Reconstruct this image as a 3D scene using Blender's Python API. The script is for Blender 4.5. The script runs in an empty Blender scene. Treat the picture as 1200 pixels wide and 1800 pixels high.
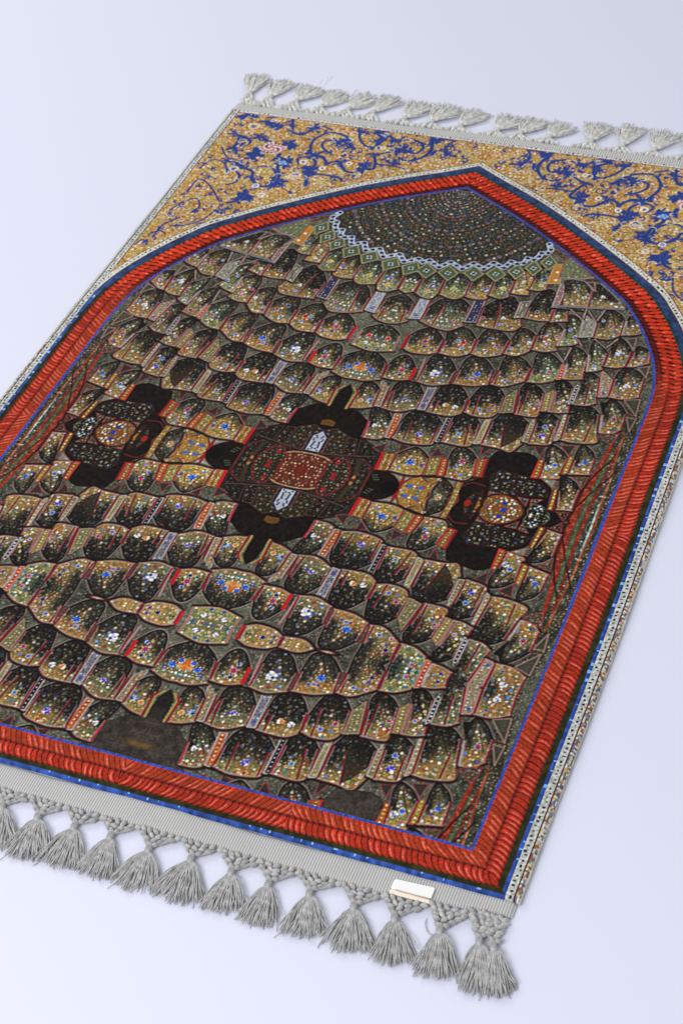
import bpy, math, random
import numpy as np
from mathutils import Matrix, Vector

rng = np.random.default_rng(7)
random.seed(7)
SC = bpy.context.scene
COL = SC.collection

# ------------------------------------------------------------------ plan of the rug
# rug lies in z = 0, x across (axis at 0), y along (bottom pile edge at 0, top at LEN)
HI = np.array([[0.0009116979603470366, 0.0005348862636593445, -0.9255978944065956],
               [0.0002885350935459742, -0.0010559242105648186, 1.4129501766256247],
               [6.165114242422527e-05, 0.0005199246439146787, 1.0]])
def inv(pts):
    q = np.c_[np.array(pts, float), np.ones(len(pts))] @ HI.T
    return q[:, :2] / q[:, 2:]
HW, LEN, YC, TF = 0.4005, 1.181, 0.4713, 0.2477   # half width, length, mirror line, fold distance
RES = 0.0004

# ------------------------------------------------------------------ small painting kit (woven pattern)
def c(r, g, b): return np.array([r, g, b], np.float32) / 255.0
def smooth(a, b, x):
    t = np.clip((x - a) / (b - a), 0, 1); return t * t * (3 - 2 * t)
def vnoise(h, w, cell, seed):
    r = np.random.default_rng(seed)
    gh, gw = int(h / cell) + 3, int(w / cell) + 3
    g = r.random((gh, gw)).astype(np.float32)
    y = np.arange(h) / cell; x = np.arange(w) / cell
    y0 = y.astype(int); x0 = x.astype(int)
    fy = (y - y0)[:, None].astype(np.float32); fx = (x - x0)[None, :].astype(np.float32)
    fy = fy * fy * (3 - 2 * fy); fx = fx * fx * (3 - 2 * fx)
    a = g[y0][:, x0]; b = g[y0][:, x0 + 1]; d = g[y0 + 1][:, x0]; e = g[y0 + 1][:, x0 + 1]
    return (a * (1 - fx) + b * fx) * (1 - fy) + (d * (1 - fx) + e * fx) * fy
def catmull(P, n=8):
    P = np.asarray(P, float)
    if len(P) < 3: return P
    Q = np.vstack([2 * P[0] - P[1], P, 2 * P[-1] - P[-2]])
    out = []
    for i in range(1, len(Q) - 2):
        p0, p1, p2, p3 = Q[i - 1], Q[i], Q[i + 1], Q[i + 2]
        for t in np.linspace(0, 1, n, endpoint=False):
            out.append(0.5 * (2 * p1 + (p2 - p0) * t + (2 * p0 - 5 * p1 + 4 * p2 - p3) * t * t + (3 * p1 - p0 - 3 * p2 + p3) * t ** 3))
    out.append(P[-1]); return np.array(out)

class Canvas:
    def __init__(s, w, h, ox, oy):
        s.w, s.h, s.ox, s.oy = w, h, ox, oy
        s.img = np.zeros((h, w, 3), np.float32)
    def to(s, q): return (np.asarray(q, float) - [s.ox, s.oy]) / RES
    def box(s, q, pad=2):
        x0, y0 = np.floor(q.min(0) - pad).astype(int); x1, y1 = np.ceil(q.max(0) + pad).astype(int)
        return max(x0, 0), max(y0, 0), min(x1, s.w), min(y1, s.h)
    def mask(s, q):
        x0, y0, x1, y1 = s.box(q)
        if x1 <= x0 or y1 <= y0: return None
        X, Y = np.meshgrid(np.arange(x0, x1) + .5, np.arange(y0, y1) + .5)
        m = np.zeros(X.shape, bool)
        for (ax, ay), (bx, by) in zip(q, np.roll(q, -1, 0)):
            if ay == by: continue
            m ^= ((ay > Y) != (by > Y)) & (X < (bx - ax) * (Y - ay) / (by - ay) + ax)
        return m, (slice(y0, y1), slice(x0, x1)), X, Y
    def fill(s, q, col, a=1.0):
        r = s.mask(q)
        if r is None: return
        m, sl, X, Y = r
        A = (m * a)[..., None]
        s.img[sl] = s.img[sl] * (1 - A) + col * A
    def line(s, q, w, col, a=1.0, soft=0.35, w1=None, clip=None):
        """stroke of half-width w (pixels); soft = fraction of w that fades"""
        q = np.asarray(q, float)
        wm = max(w, w1 or 0)
        x0, y0, x1, y1 = s.box(q, wm + 2)
        if x1 <= x0 or y1 <= y0: return
        X, Y = np.meshgrid(np.arange(x0, x1) + .5, np.arange(y0, y1) + .5)
        best = np.full(X.shape, 9.0, np.float32)
        n = len(q) - 1
        for i in range(n):
            ax, ay = q[i]; bx, by = q[i + 1]
            dx, dy = bx - ax, by - ay; L = dx * dx + dy * dy + 1e-9
            t = np.clip(((X - ax) * dx + (Y - ay) * dy) / L, 0, 1)
            d = np.hypot(X - ax - t * dx, Y - ay - t * dy)
            ww = w if w1 is None else w + (w1 - w) * (i + t) / n
            best = np.minimum(best, d / np.maximum(ww, .3))
        A = (1 - smooth(1 - soft, 1 + soft, best)) * a
        if clip is not None: A = A * clip[y0:y1, x0:x1]
        sl = (slice(y0, y1), slice(x0, x1)); A = A[..., None]
        s.img[sl] = s.img[sl] * (1 - A) + col * A
    def blob(s, q, r, col, a=1.0, seed=0, ragged=.35, asp=1.0):
        x, y = q; R = r * 1.6
        x0, y0, x1, y1 = int(max(x - R, 0)), int(max(y - R, 0)), int(min(x + R + 1, s.w)), int(min(y + R + 1, s.h))
        if x1 <= x0 or y1 <= y0: return
        X, Y = np.meshgrid(np.arange(x0, x1) + .5 - x, np.arange(y0, y1) + .5 - y)
        th = np.arctan2(Y, X * asp)
        rr = np.random.default_rng(seed + int(x * 7 + y))
        k = 1 + ragged * sum(rr.uniform(-.5, .5) * np.cos(n * th + rr.uniform(0, 6.3)) for n in (3, 5, 8))
        A = (1 - smooth(.85, 1.15, np.hypot(X * asp, Y) / (r * k)))[..., None] * a
        s.img[y0:y1, x0:x1] = s.img[y0:y1, x0:x1] * (1 - A) + col * A

def dots(h, w, spacing, rmin, rmax, prob, palette, seed, ring=0.0):
    """jittered lattice of little round blossoms -> (rgb, alpha)"""
    r = np.random.default_rng(seed)
    rgb = np.zeros((h, w, 3), np.float32); al = np.zeros((h, w), np.float32)
    pal = np.array(palette, np.float32)
    sp = spacing / RES
    for j in range(int(h / sp) + 2):
        for i in range(int(w / sp) + 2):
            if r.random() > prob: continue
            x = (i + .5 * (j % 2) + r.uniform(-.32, .32)) * sp; y = (j + r.uniform(-.32, .32)) * sp
            rad = r.uniform(rmin, rmax) / RES
            k = r.integers(len(pal)); isr = r.random() < ring
            x0, x1 = int(max(0, x - rad - 1)), int(min(w, x + rad + 2)); y0, y1 = int(max(0, y - rad - 1)), int(min(h, y + rad + 2))
            if x1 <= x0 or y1 <= y0: continue
            X, Y = np.meshgrid(np.arange(x0, x1) + .5 - x, np.arange(y0, y1) + .5 - y)
            d = np.hypot(X, Y) / rad
            A = 1 - smooth(.8, 1.15, d)
            cc = np.broadcast_to(pal[k], A.shape + (3,)).copy()
            if isr:
                core = (1 - smooth(.35, .55, d))[..., None]
                cc = cc * (1 - core) + c(*random.Random(seed + i * 91 + j).choice([(40, 40, 70), (60, 30, 30), (40, 60, 60), (150, 80, 40)])) * core
            o = al[y0:y1, x0:x1]
            take = A > o
            rgb[y0:y1, x0:x1][take] = cc[take]
            al[y0:y1, x0:x1] = np.maximum(o, A)
    return rgb, al

# ================================================================== 1. the vaulted field (one quarter, folded out)
FW, FH, FOY = int(.366 / RES), int(.612 / RES), -.012
F = Canvas(FW, FH, 0.0, FOY)
nA = vnoise(FH, FW, 34, 1); nB = vnoise(FH, FW, 11, 2); nC = vnoise(FH, FW, 4, 3); nD = vnoise(FH, FW, 60, 4)
CREAM, GOLD, WHITE = c(236, 226, 196), c(226, 188, 108), c(232, 232, 236)
d1 = dots(FH, FW, .0076, .0011, .0018, .66, [CREAM, WHITE, c(214, 222, 214), c(240, 220, 170), WHITE], 11, .55)
d2 = dots(FH, FW, .0043, .0006, .0011, .68, [GOLD, CREAM, c(208, 150, 70), c(224, 214, 170), c(150, 160, 120), c(196, 110, 60)], 12)
d3 = dots(FH, FW, .0112, .0015, .0028, .55, [c(52, 96, 176), c(48, 124, 150), c(70, 70, 150), c(58, 110, 120), c(96, 130, 200), c(150, 50, 60)], 13, .25)
d4 = dots(FH, FW, .0034, .0005, .0008, .6, [c(170, 160, 130), c(120, 140, 130), c(150, 120, 80), c(190, 186, 176), c(90, 70, 60)], 14)
def P(pts):
    q = inv(pts); q[:, 1] -= YC
    return F.to(q)
def lay(img, layer, a, sl):
    A = (layer[1][sl] * a)[..., None]
    img[sl] = img[sl] * (1 - A) + layer[0][sl] * A
full = (slice(None), slice(None))
# ground between the niches
F.img[:] = c(104, 106, 90) * (.58 + .50 * nA[..., None]) + (nB[..., None] - .5) * .14
F.img[:] = F.img * (1 - .25 * nC[..., None])
lay(F.img, d4, .75, full)
lay(F.img, d2, .30, full)
Z = 1 / RES / 1000      # millimetres -> pixels

RED, ROSE, PALE, DARK = c(124, 32, 40), c(160, 118, 116), c(166, 156, 150), c(24, 17, 16)
ORANGE = c(196, 112, 38)
STY = {  # low colour, mid colour, arch colour, where the dark sets in
    'o': (c(172, 134, 74), c(118, 102, 66), c(40, 37, 31), .46, .30),
    'y': (c(196, 154, 68), c(166, 128, 60), c(70, 58, 36), .22, .12),
    'g': (c(150, 144, 86), c(90, 98, 70), c(40, 42, 34), .42, .30),
    'b': (c(132, 118, 84), c(86, 86, 70), c(36, 34, 30), .54, .42),
    'd': (c(160, 124, 68), c(92, 82, 54), c(28, 25, 22), .66, .58),
}
def cell(bottom, top, sty='o', ribs=(), fl=(), left=RED, right=RED, lw=.95, arch=True):
    B = P(bottom); T = P(top)
    if len(B) > 2: B = catmull(B, 5)
    Tc = catmull(T, 8) if arch else T
    # dark line below the ledge, part of the rug's own design
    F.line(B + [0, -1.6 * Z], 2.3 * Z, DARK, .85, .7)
    poly = np.vstack([B, Tc])
    r = F.mask(poly)
    if r is None: return
    m, sl, X, Y = r
    b0 = (B[0] + B[-1]) / 2; ap = T.mean(0) if len(T) < 3 else T[len(T) // 2]
    ax = ap - b0; L = np.hypot(*ax) + 1e-6
    # measure along the niche from its floor line
    bd = B[-1] - B[0]; nrm = np.array([-bd[1], bd[0]]); nrm = nrm / (np.hypot(*nrm) + 1e-9)
    if nrm @ ax < 0: nrm = -nrm
    hgt = max(nrm @ ax, 1)
    s = ((X - b0[0]) * nrm[0] + (Y - b0[1]) * nrm[1]) / hgt
    lo, mi, hi, k0, k1 = STY[sty]
    dist = np.full(X.shape, 1e6, np.float32)
    for (ax_, ay_), (bx_, by_) in zip(Tc[:-1], Tc[1:]):
        ux, uy = bx_ - ax_, by_ - ay_; t = np.clip(((X - ax_) * ux + (Y - ay_) * uy) / (ux * ux + uy * uy + 1e-9), 0, 1)
        dist = np.minimum(dist, np.hypot(X - ax_ - t * ux, Y - ay_ - t * uy))
    side_ = ((X - b0[0]) * bd[0] + (Y - b0[1]) * bd[1]) / (bd @ bd + 1e-9)
    wd_h = min(hgt, np.hypot(*bd) * 1.1)
    thick = k0 * wd_h * (1.0 - .45 * np.clip(side_ + .1, -.5, .6)) * (.85 + .3 * nD[sl])
    k = 1 - smooth(.30, 1.15, dist / thick)
    k = np.maximum(k, k1 * 1.3 * smooth(.35, 1.1, s)); k = np.clip(k * smooth(.02, .34, s), 0, 1)
    base = lo * (1 - smooth(-.1, .55, s))[..., None] + mi * smooth(-.1, .55, s)[..., None]
    hue = nA[sl][..., None]
    base = base * (1 - .42 * smooth(.52, .78, hue)) + c(170, 96, 44) * .42 * smooth(.52, .78, hue) if sty in 'oydb' else base
    gr = nB[sl][..., None]
    base = base * (1 - .55 * smooth(.55, .8, gr)) + c(92, 108, 66) * .55 * smooth(.55, .8, gr)
    base = base * (.76 + .36 * nC[sl][..., None])
    col = base * (1 - k[..., None]) + hi * (.8 + .5 * nC[sl][..., None]) * k[..., None]
    tmp = F.img.copy() if False else None
    vis = (1 - .70 * k)
    for layer, a in ((d4, .5), (d3, .85), (d2, .92), (d1, .96)):
        A = (layer[1][sl] * a * vis)[..., None]
        col = col * (1 - A) + layer[0][sl] * A
    M = m[..., None]
    F.img[sl] = np.where(M, col, F.img[sl])
    clip = np.zeros((F.h, F.w), np.float32); clip[sl] = m
    for f in fl:
        (fx, fy), rad, cols = f[0], f[1], f[2]
        q = P([(fx, fy)])[0]
        for i in range(9):
            an = i * 2.4; rr = rad * (.15 + .85 * (i / 9) ** .6)
            F.blob(q + np.array([math.cos(an), math.sin(an)]) * rr * .75 * Z, rad * .36 * Z, c(*cols[i % len(cols)]), .92, i, .5)
        for i in range(7):
            an = i * .9 + .4
            F.blob(q + np.array([math.cos(an), math.sin(an)]) * rad * .8 * Z, .7 * Z, CREAM, .9, i)
    # folds of the little vault, from rib to crown
    for rb in ribs:
        q = P(rb)
        F.line(q + [1.3 * Z, 0], .7 * Z, PALE, .55, .5, clip=clip)
        F.line(q, 1.0 * Z, c(120, 26, 34), .95, .4, clip=clip)
    topn = T[len(T) // 2]
    for sh in (T[0], T[-1]):
        F.line(np.array([topn, sh * .5 + b0 * .5]), .6 * Z, c(20, 15, 14), .5, .6, clip=clip)
    # edges
    if arch:
        F.line(Tc, 1.3 * Z, c(20, 15, 15), .85, .6)
        off = Tc - b0; off = off / (np.hypot(off[:, 0], off[:, 1])[:, None] + 1e-9)
        F.line(Tc + off * 1.7 * Z, .65 * Z, c(146, 136, 124), .7, .6)
        F.line(Tc + off * 3.4 * Z, .5 * Z, c(92, 52, 52), .6, .5)
    else:
        F.line(T, .8 * Z, PALE, .6, .5)
    if left is not None:
        F.line(np.array([T[-1], B[0]]), lw * Z, left, .95, .35)
        F.line(np.array([T[-1], B[0]]) + [1.9 * Z, 0], .6 * Z, ROSE, .8, .4)
    if right is not None:
        F.line(np.array([B[-1], T[0]]), lw * Z, right, .95, .35)
        F.line(np.array([B[-1], T[0]]) + [-1.9 * Z, 0], .6 * Z, ROSE, .8, .4)
    F.line(B, .75 * Z, c(160, 138, 126), .85, .5)
    F.line(B + [0, -1.3 * Z], .7 * Z, c(96, 28, 34), .8, .5)
def strip(q4, col, dotc, edge=PALE, redge=RED, n=7, blue_end=None, r=.8):
    q = P(q4)                       # tl, tr, br, bl
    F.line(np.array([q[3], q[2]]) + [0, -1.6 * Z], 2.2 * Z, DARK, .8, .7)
    rr = F.mask(q)
    if rr is None: return
    m, sl, X, Y = rr
    F.img[sl] = np.where(m[..., None], col * (.8 + .35 * nC[sl][..., None]), F.img[sl])
    a = (q[0] + q[1]) / 2; b = (q[2] + q[3]) / 2; wv = (q[1] - q[0])
    rs = random.Random(int(a[0]))
    for i in range(n):
        t = (i + .6) / (n + .2)
        for sgn in ((0,) if n < 9 else (-.22, .22)):
            p = a + (b - a) * t + wv * (sgn + rs.uniform(-.05, .05))
            F.blob(p, r * Z * rs.uniform(.8, 1.2), c(*rs.choice(dotc)), .95, i, .3)
    if blue_end:
        F.blob(a + (b - a) * .84, 2.1 * Z, c(*blue_end), .85, 3, .4)
    F.line(np.array([q[3], q[0]]), .8 * Z, edge, .95, .4)
    F.line(np.array([q[1], q[2]]), .8 * Z, edge, .95, .4)
    if redge is not None: F.line(np.array([q[1], q[2]]) + [1.8 * Z, 0], 1.0 * Z, redge, .9, .4)
    F.line(np.array([q[2], q[3]]), .8 * Z, edge, .95, .4); F.line(np.array([q[0], q[1]]), .6 * Z, edge, .8, .4)
def facet(pts, col=c(150, 160, 138), a=.9):
    q = P(pts); F.fill(q, col * .82, a)
    r = F.mask(q)
    if r is not None:
        m, sl, X, Y = r
        for layer, al in ((d4, .85), (d3, .4), (d2, .7), (d1, .65)):
            A = (layer[1][sl] * al * m)[..., None]; F.img[sl] = F.img[sl] * (1 - A) + layer[0][sl] * .8 * A
    F.line(np.vstack([q, q[:1]]), .75 * Z, c(150, 60, 60), .7, .5)
BLU = [(40, 80, 190), (60, 110, 210), (30, 50, 140), (80, 140, 220)]
BLO = [(46, 92, 196), (200, 104, 40), (64, 110, 210), (206, 120, 60)]
RDF = [(190, 36, 48), (200, 50, 70), (150, 30, 60), (60, 70, 170)]
WHF = [(225, 225, 232), (60, 60, 120), (232, 232, 236), (190, 190, 210)]
VIO = [(70, 60, 170), (206, 200, 232), (110, 90, 200), (46, 36, 120)]
NAV = [(32, 36, 96), (40, 44, 120), (24, 24, 70)]
CRM = [(232, 226, 196), (220, 190, 120), (240, 240, 236)]
STB = [(60, 80, 160), (210, 215, 228), (150, 50, 70), (40, 50, 90)]

# --- jamb panels beside the niches: long converging bands
J = [(1093, 735), (1075, 785), (1045, 835), (1015, 880), (1002, 905), (985, 925), (990, 955), (1048, 962), (1110, 800), (1130, 700)]
q = P(J); F.fill(q, c(62, 60, 48)); r = F.mask(q)
for layer, a in ((d4, .8), (d2, .45)):
    A = (layer[1][r[1]] * a * r[0])[..., None]; F.img[r[1]] = F.img[r[1]] * (1 - A) + layer[0][r[1]] * A
def band(pts, w, col, w1=None, a=.88): F.line(catmull(P(pts), 6), w * Z, col, a, .6, w1=None if w1 is None else w1 * Z)
band([(985, 945), (1000, 905), (1018, 868), (1030, 845)], 3.5, c(48, 22, 20))
band([(994, 945), (1015, 897), (1042, 845), (1067, 800), (1083, 765)], 4.6, c(156, 42, 26), 1.6)
band([(1006, 945), (1026, 897), (1050, 850), (1073, 803)], 3.0, c(86, 96, 62), 1.2)
band([(1015, 945), (1037, 890), (1062, 842), (1083, 793)], 2.4, c(140, 40, 28), 1.0)
band([(1026, 945), (1048, 890), (1072, 838), (1093, 780)], 3.6, c(70, 70, 60), 1.5)
for i in range(60):
    t = random.random(); a0 = np.array([1026, 945]) * (1 - t) + np.array([1093, 780]) * t + np.random.default_rng(i).uniform(-4, 6, 2) * [1, .3]
    F.blob(P([a0])[0], .9 * Z, [CREAM, c(110, 130, 120), c(150, 150, 150), c(60, 60, 90)][i % 4], .8, i)
band([(1026, 958), (1046, 905), (1060, 875), (1072, 845)], 1.1, c(176, 204, 196), .8)
band([(1038, 938), (1062, 870), (1080, 815), (1096, 765)], 1.4, c(168, 70, 36), 1.0)
for z in ([(985, 925), (1010, 880), (1045, 838), (1075, 812)], [(1000, 905), (1040, 868), (1062, 850), (1082, 832)], [(998, 955), (1004, 935), (990, 905)]):
    band(z, .7, c(24, 16, 16))
q = P(J); r = F.mask(q)
for layer, a in ((d4, .5), (d2, .22)):
    A = (layer[1][r[1]] * a * r[0])[..., None]; F.img[r[1]] = F.img[r[1]] * (1 - A) + layer[0][r[1]] * A
F.img[r[1]] = np.where(r[0][..., None], F.img[r[1]] * (.72 + .45 * nB[r[1]][..., None]), F.img[r[1]])

# --- rows, lowest first so that each row overlaps the one beneath
# row J / K : round the middle
facet([(687, 834), (711, 837), (705, 852)]); facet([(713, 838), (733, 839), (708, 850)]); facet([(783, 844), (803, 847), (796, 860)])
F.fill(catmull(P([(698, 885), (699, 868), (707, 853), (723, 843), (740, 841), (752, 852), (757, 866), (755, 885)]), 6), c(158, 118, 50))
hexm = F.mask(P([(698, 885), (699, 868), (707, 853), (723, 843), (740, 841), (752, 852), (757, 866), (755, 885)]))
for layer, a in ((d3, .9), (d2, .9), (d1, .95)):
    A = (layer[1][hexm[1]] * a * hexm[0])[..., None]; F.img[hexm[1]] = F.img[hexm[1]] * (1 - A) + layer[0][hexm[1]] * A
for p_ in ((720, 858), (740, 861)): F.blob(P([p_])[0], 2.8 * Z, c(50, 106, 180), 1, 4)
F.line(P([(698, 885), (699, 868), (707, 853), (723, 843), (740, 841), (752, 852), (757, 866), (755, 885)]), .9 * Z, c(120, 40, 36))
F.line(P([(712, 838), (690, 880)]), 1.5 * Z, c(150, 26, 38)); F.line(P([(757, 862), (748, 890)]), 1.5 * Z, c(150, 26, 38))
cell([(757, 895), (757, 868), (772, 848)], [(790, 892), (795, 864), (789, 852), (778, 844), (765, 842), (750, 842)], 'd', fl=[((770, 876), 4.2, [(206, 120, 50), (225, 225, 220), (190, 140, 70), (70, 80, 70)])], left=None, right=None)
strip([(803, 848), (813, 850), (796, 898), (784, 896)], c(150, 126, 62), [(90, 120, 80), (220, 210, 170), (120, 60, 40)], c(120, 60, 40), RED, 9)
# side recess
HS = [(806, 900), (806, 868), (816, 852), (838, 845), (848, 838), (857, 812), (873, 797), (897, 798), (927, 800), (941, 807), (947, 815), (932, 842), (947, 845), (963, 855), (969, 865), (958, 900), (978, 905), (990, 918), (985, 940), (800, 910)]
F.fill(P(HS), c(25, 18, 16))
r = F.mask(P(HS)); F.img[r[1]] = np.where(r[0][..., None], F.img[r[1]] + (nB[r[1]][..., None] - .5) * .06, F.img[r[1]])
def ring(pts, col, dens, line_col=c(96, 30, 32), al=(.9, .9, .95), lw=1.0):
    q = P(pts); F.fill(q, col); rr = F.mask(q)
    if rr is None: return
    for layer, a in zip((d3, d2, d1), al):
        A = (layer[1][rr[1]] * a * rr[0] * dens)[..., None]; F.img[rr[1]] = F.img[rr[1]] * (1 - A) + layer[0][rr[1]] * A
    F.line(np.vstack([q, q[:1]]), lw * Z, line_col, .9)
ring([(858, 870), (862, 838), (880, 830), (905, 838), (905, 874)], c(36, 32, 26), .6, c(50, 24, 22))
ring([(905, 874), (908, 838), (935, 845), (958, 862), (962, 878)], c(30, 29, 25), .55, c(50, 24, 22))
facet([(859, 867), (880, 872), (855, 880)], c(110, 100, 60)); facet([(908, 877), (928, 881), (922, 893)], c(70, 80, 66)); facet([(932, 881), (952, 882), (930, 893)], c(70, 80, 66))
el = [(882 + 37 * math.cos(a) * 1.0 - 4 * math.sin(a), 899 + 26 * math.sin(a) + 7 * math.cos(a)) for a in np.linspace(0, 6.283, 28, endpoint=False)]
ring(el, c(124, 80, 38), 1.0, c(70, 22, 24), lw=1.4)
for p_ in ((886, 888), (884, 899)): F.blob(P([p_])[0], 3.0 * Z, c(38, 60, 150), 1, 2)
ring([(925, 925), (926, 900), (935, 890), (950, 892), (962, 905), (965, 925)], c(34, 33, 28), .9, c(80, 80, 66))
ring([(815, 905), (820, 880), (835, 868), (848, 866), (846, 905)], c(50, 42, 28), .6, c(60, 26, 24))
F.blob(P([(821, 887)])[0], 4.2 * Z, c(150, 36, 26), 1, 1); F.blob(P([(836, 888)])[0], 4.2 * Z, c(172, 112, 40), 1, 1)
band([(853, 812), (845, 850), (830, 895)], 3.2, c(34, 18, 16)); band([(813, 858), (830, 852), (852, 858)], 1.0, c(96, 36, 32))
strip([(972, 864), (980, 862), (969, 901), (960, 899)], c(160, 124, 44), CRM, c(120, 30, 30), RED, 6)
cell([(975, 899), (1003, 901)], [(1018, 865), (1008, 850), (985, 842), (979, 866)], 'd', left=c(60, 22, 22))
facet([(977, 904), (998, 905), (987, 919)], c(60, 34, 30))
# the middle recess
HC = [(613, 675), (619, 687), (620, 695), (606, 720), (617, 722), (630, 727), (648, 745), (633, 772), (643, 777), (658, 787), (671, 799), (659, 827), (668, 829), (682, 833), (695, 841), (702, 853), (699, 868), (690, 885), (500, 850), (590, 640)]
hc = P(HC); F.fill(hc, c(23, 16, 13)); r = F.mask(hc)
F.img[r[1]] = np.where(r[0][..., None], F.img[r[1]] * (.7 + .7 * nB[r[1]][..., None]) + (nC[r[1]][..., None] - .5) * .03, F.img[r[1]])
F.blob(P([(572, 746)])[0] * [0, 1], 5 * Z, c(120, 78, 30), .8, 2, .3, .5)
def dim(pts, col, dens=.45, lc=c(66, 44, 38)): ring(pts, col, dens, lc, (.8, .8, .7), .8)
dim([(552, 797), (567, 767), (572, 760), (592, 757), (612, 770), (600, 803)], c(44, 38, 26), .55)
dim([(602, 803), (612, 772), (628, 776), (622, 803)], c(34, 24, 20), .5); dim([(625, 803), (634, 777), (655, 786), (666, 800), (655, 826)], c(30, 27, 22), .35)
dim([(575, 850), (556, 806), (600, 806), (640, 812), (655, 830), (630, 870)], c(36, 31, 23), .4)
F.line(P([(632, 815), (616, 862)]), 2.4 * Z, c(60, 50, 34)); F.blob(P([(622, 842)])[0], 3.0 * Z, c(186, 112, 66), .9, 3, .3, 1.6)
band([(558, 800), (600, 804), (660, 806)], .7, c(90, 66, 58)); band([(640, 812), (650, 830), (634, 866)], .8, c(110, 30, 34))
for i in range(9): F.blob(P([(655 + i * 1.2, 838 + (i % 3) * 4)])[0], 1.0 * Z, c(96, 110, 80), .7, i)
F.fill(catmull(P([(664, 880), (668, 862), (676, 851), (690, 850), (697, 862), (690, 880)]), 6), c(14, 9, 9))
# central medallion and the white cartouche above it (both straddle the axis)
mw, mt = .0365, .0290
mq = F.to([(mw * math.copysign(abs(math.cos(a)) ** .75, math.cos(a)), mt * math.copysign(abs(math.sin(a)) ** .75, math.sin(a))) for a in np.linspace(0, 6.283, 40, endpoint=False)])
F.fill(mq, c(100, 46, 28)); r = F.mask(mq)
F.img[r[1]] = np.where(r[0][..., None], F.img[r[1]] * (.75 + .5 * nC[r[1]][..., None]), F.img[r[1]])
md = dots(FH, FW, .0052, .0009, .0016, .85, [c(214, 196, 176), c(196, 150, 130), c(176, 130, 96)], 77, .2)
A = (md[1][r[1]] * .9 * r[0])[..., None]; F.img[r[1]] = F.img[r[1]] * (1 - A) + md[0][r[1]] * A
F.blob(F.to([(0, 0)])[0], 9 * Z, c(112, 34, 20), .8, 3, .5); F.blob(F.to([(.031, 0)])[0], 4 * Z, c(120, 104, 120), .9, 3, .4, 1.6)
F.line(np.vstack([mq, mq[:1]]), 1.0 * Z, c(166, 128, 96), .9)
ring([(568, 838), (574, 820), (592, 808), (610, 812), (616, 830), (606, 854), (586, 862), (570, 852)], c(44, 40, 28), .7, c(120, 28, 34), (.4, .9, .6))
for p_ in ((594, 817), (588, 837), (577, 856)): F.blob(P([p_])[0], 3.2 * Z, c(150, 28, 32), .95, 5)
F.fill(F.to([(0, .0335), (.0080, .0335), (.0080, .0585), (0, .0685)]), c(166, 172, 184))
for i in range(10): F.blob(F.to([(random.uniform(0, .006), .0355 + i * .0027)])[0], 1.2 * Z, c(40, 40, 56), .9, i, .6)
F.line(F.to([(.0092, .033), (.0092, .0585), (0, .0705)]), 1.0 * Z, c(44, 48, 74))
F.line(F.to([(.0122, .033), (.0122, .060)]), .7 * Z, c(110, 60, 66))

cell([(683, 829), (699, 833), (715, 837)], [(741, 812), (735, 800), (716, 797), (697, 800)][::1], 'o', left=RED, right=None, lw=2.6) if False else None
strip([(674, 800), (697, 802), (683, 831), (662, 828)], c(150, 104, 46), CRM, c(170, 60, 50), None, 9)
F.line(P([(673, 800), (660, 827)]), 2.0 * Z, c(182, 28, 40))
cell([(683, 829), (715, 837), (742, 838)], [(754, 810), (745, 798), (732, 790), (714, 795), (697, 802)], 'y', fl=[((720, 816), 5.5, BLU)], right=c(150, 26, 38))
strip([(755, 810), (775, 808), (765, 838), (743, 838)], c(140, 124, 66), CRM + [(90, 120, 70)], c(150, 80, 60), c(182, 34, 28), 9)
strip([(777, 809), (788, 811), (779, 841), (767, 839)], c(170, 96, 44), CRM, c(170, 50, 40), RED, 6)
cell([(781, 841), (810, 847), (822, 845), (832, 838)], [(838, 812), (828, 797), (810, 790), (795, 796), (787, 812)], 'o', fl=[((812, 815), 4.5, RDF), ((800, 825), 3, BLU)])
strip([(838, 812), (855, 811), (844, 842), (832, 841)], c(150, 92, 42), CRM, c(180, 40, 36), RED, 7)
strip([(947, 812), (957, 813), (945, 845), (932, 843)], c(160, 96, 40), CRM, c(190, 40, 40), RED, 6)
cell([(947, 844), (980, 845), (983, 837)], [(997, 810), (988, 797), (970, 787), (958, 797), (955, 817)], 'o', fl=[((962, 826), 4.5, WHF), ((974, 822), 3.6, BLU)])
strip([(998, 808), (1008, 806), (997, 838), (985, 837)], c(150, 122, 50), CRM, c(150, 60, 50), None, 6)
facet([(1010, 843), (1033, 843), (1022, 862)], c(84, 80, 54))
facet([(950, 845), (976, 848), (970, 862)])
cell([(997, 837), (1035, 838)], [(1045, 810), (1040, 798), (1023, 786), (1012, 798), (1007, 813)], 'o', fl=[((1026, 818), 4, BLU)])
for tri in ([(655, 790), (680, 783), (672, 800)], [(700, 798), (720, 790), (705, 783)], [(757, 806), (778, 805), (770, 790)], [(843, 806), (862, 793), (848, 788)], [(948, 806), (958, 790), (938, 790)], [(998, 805), (1010, 788), (985, 788)]):
    F.fill(P(tri), c(52, 46, 42)); F.line(P(tri + tri[:1]), .7 * Z, c(140, 60, 62), .8)
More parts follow.
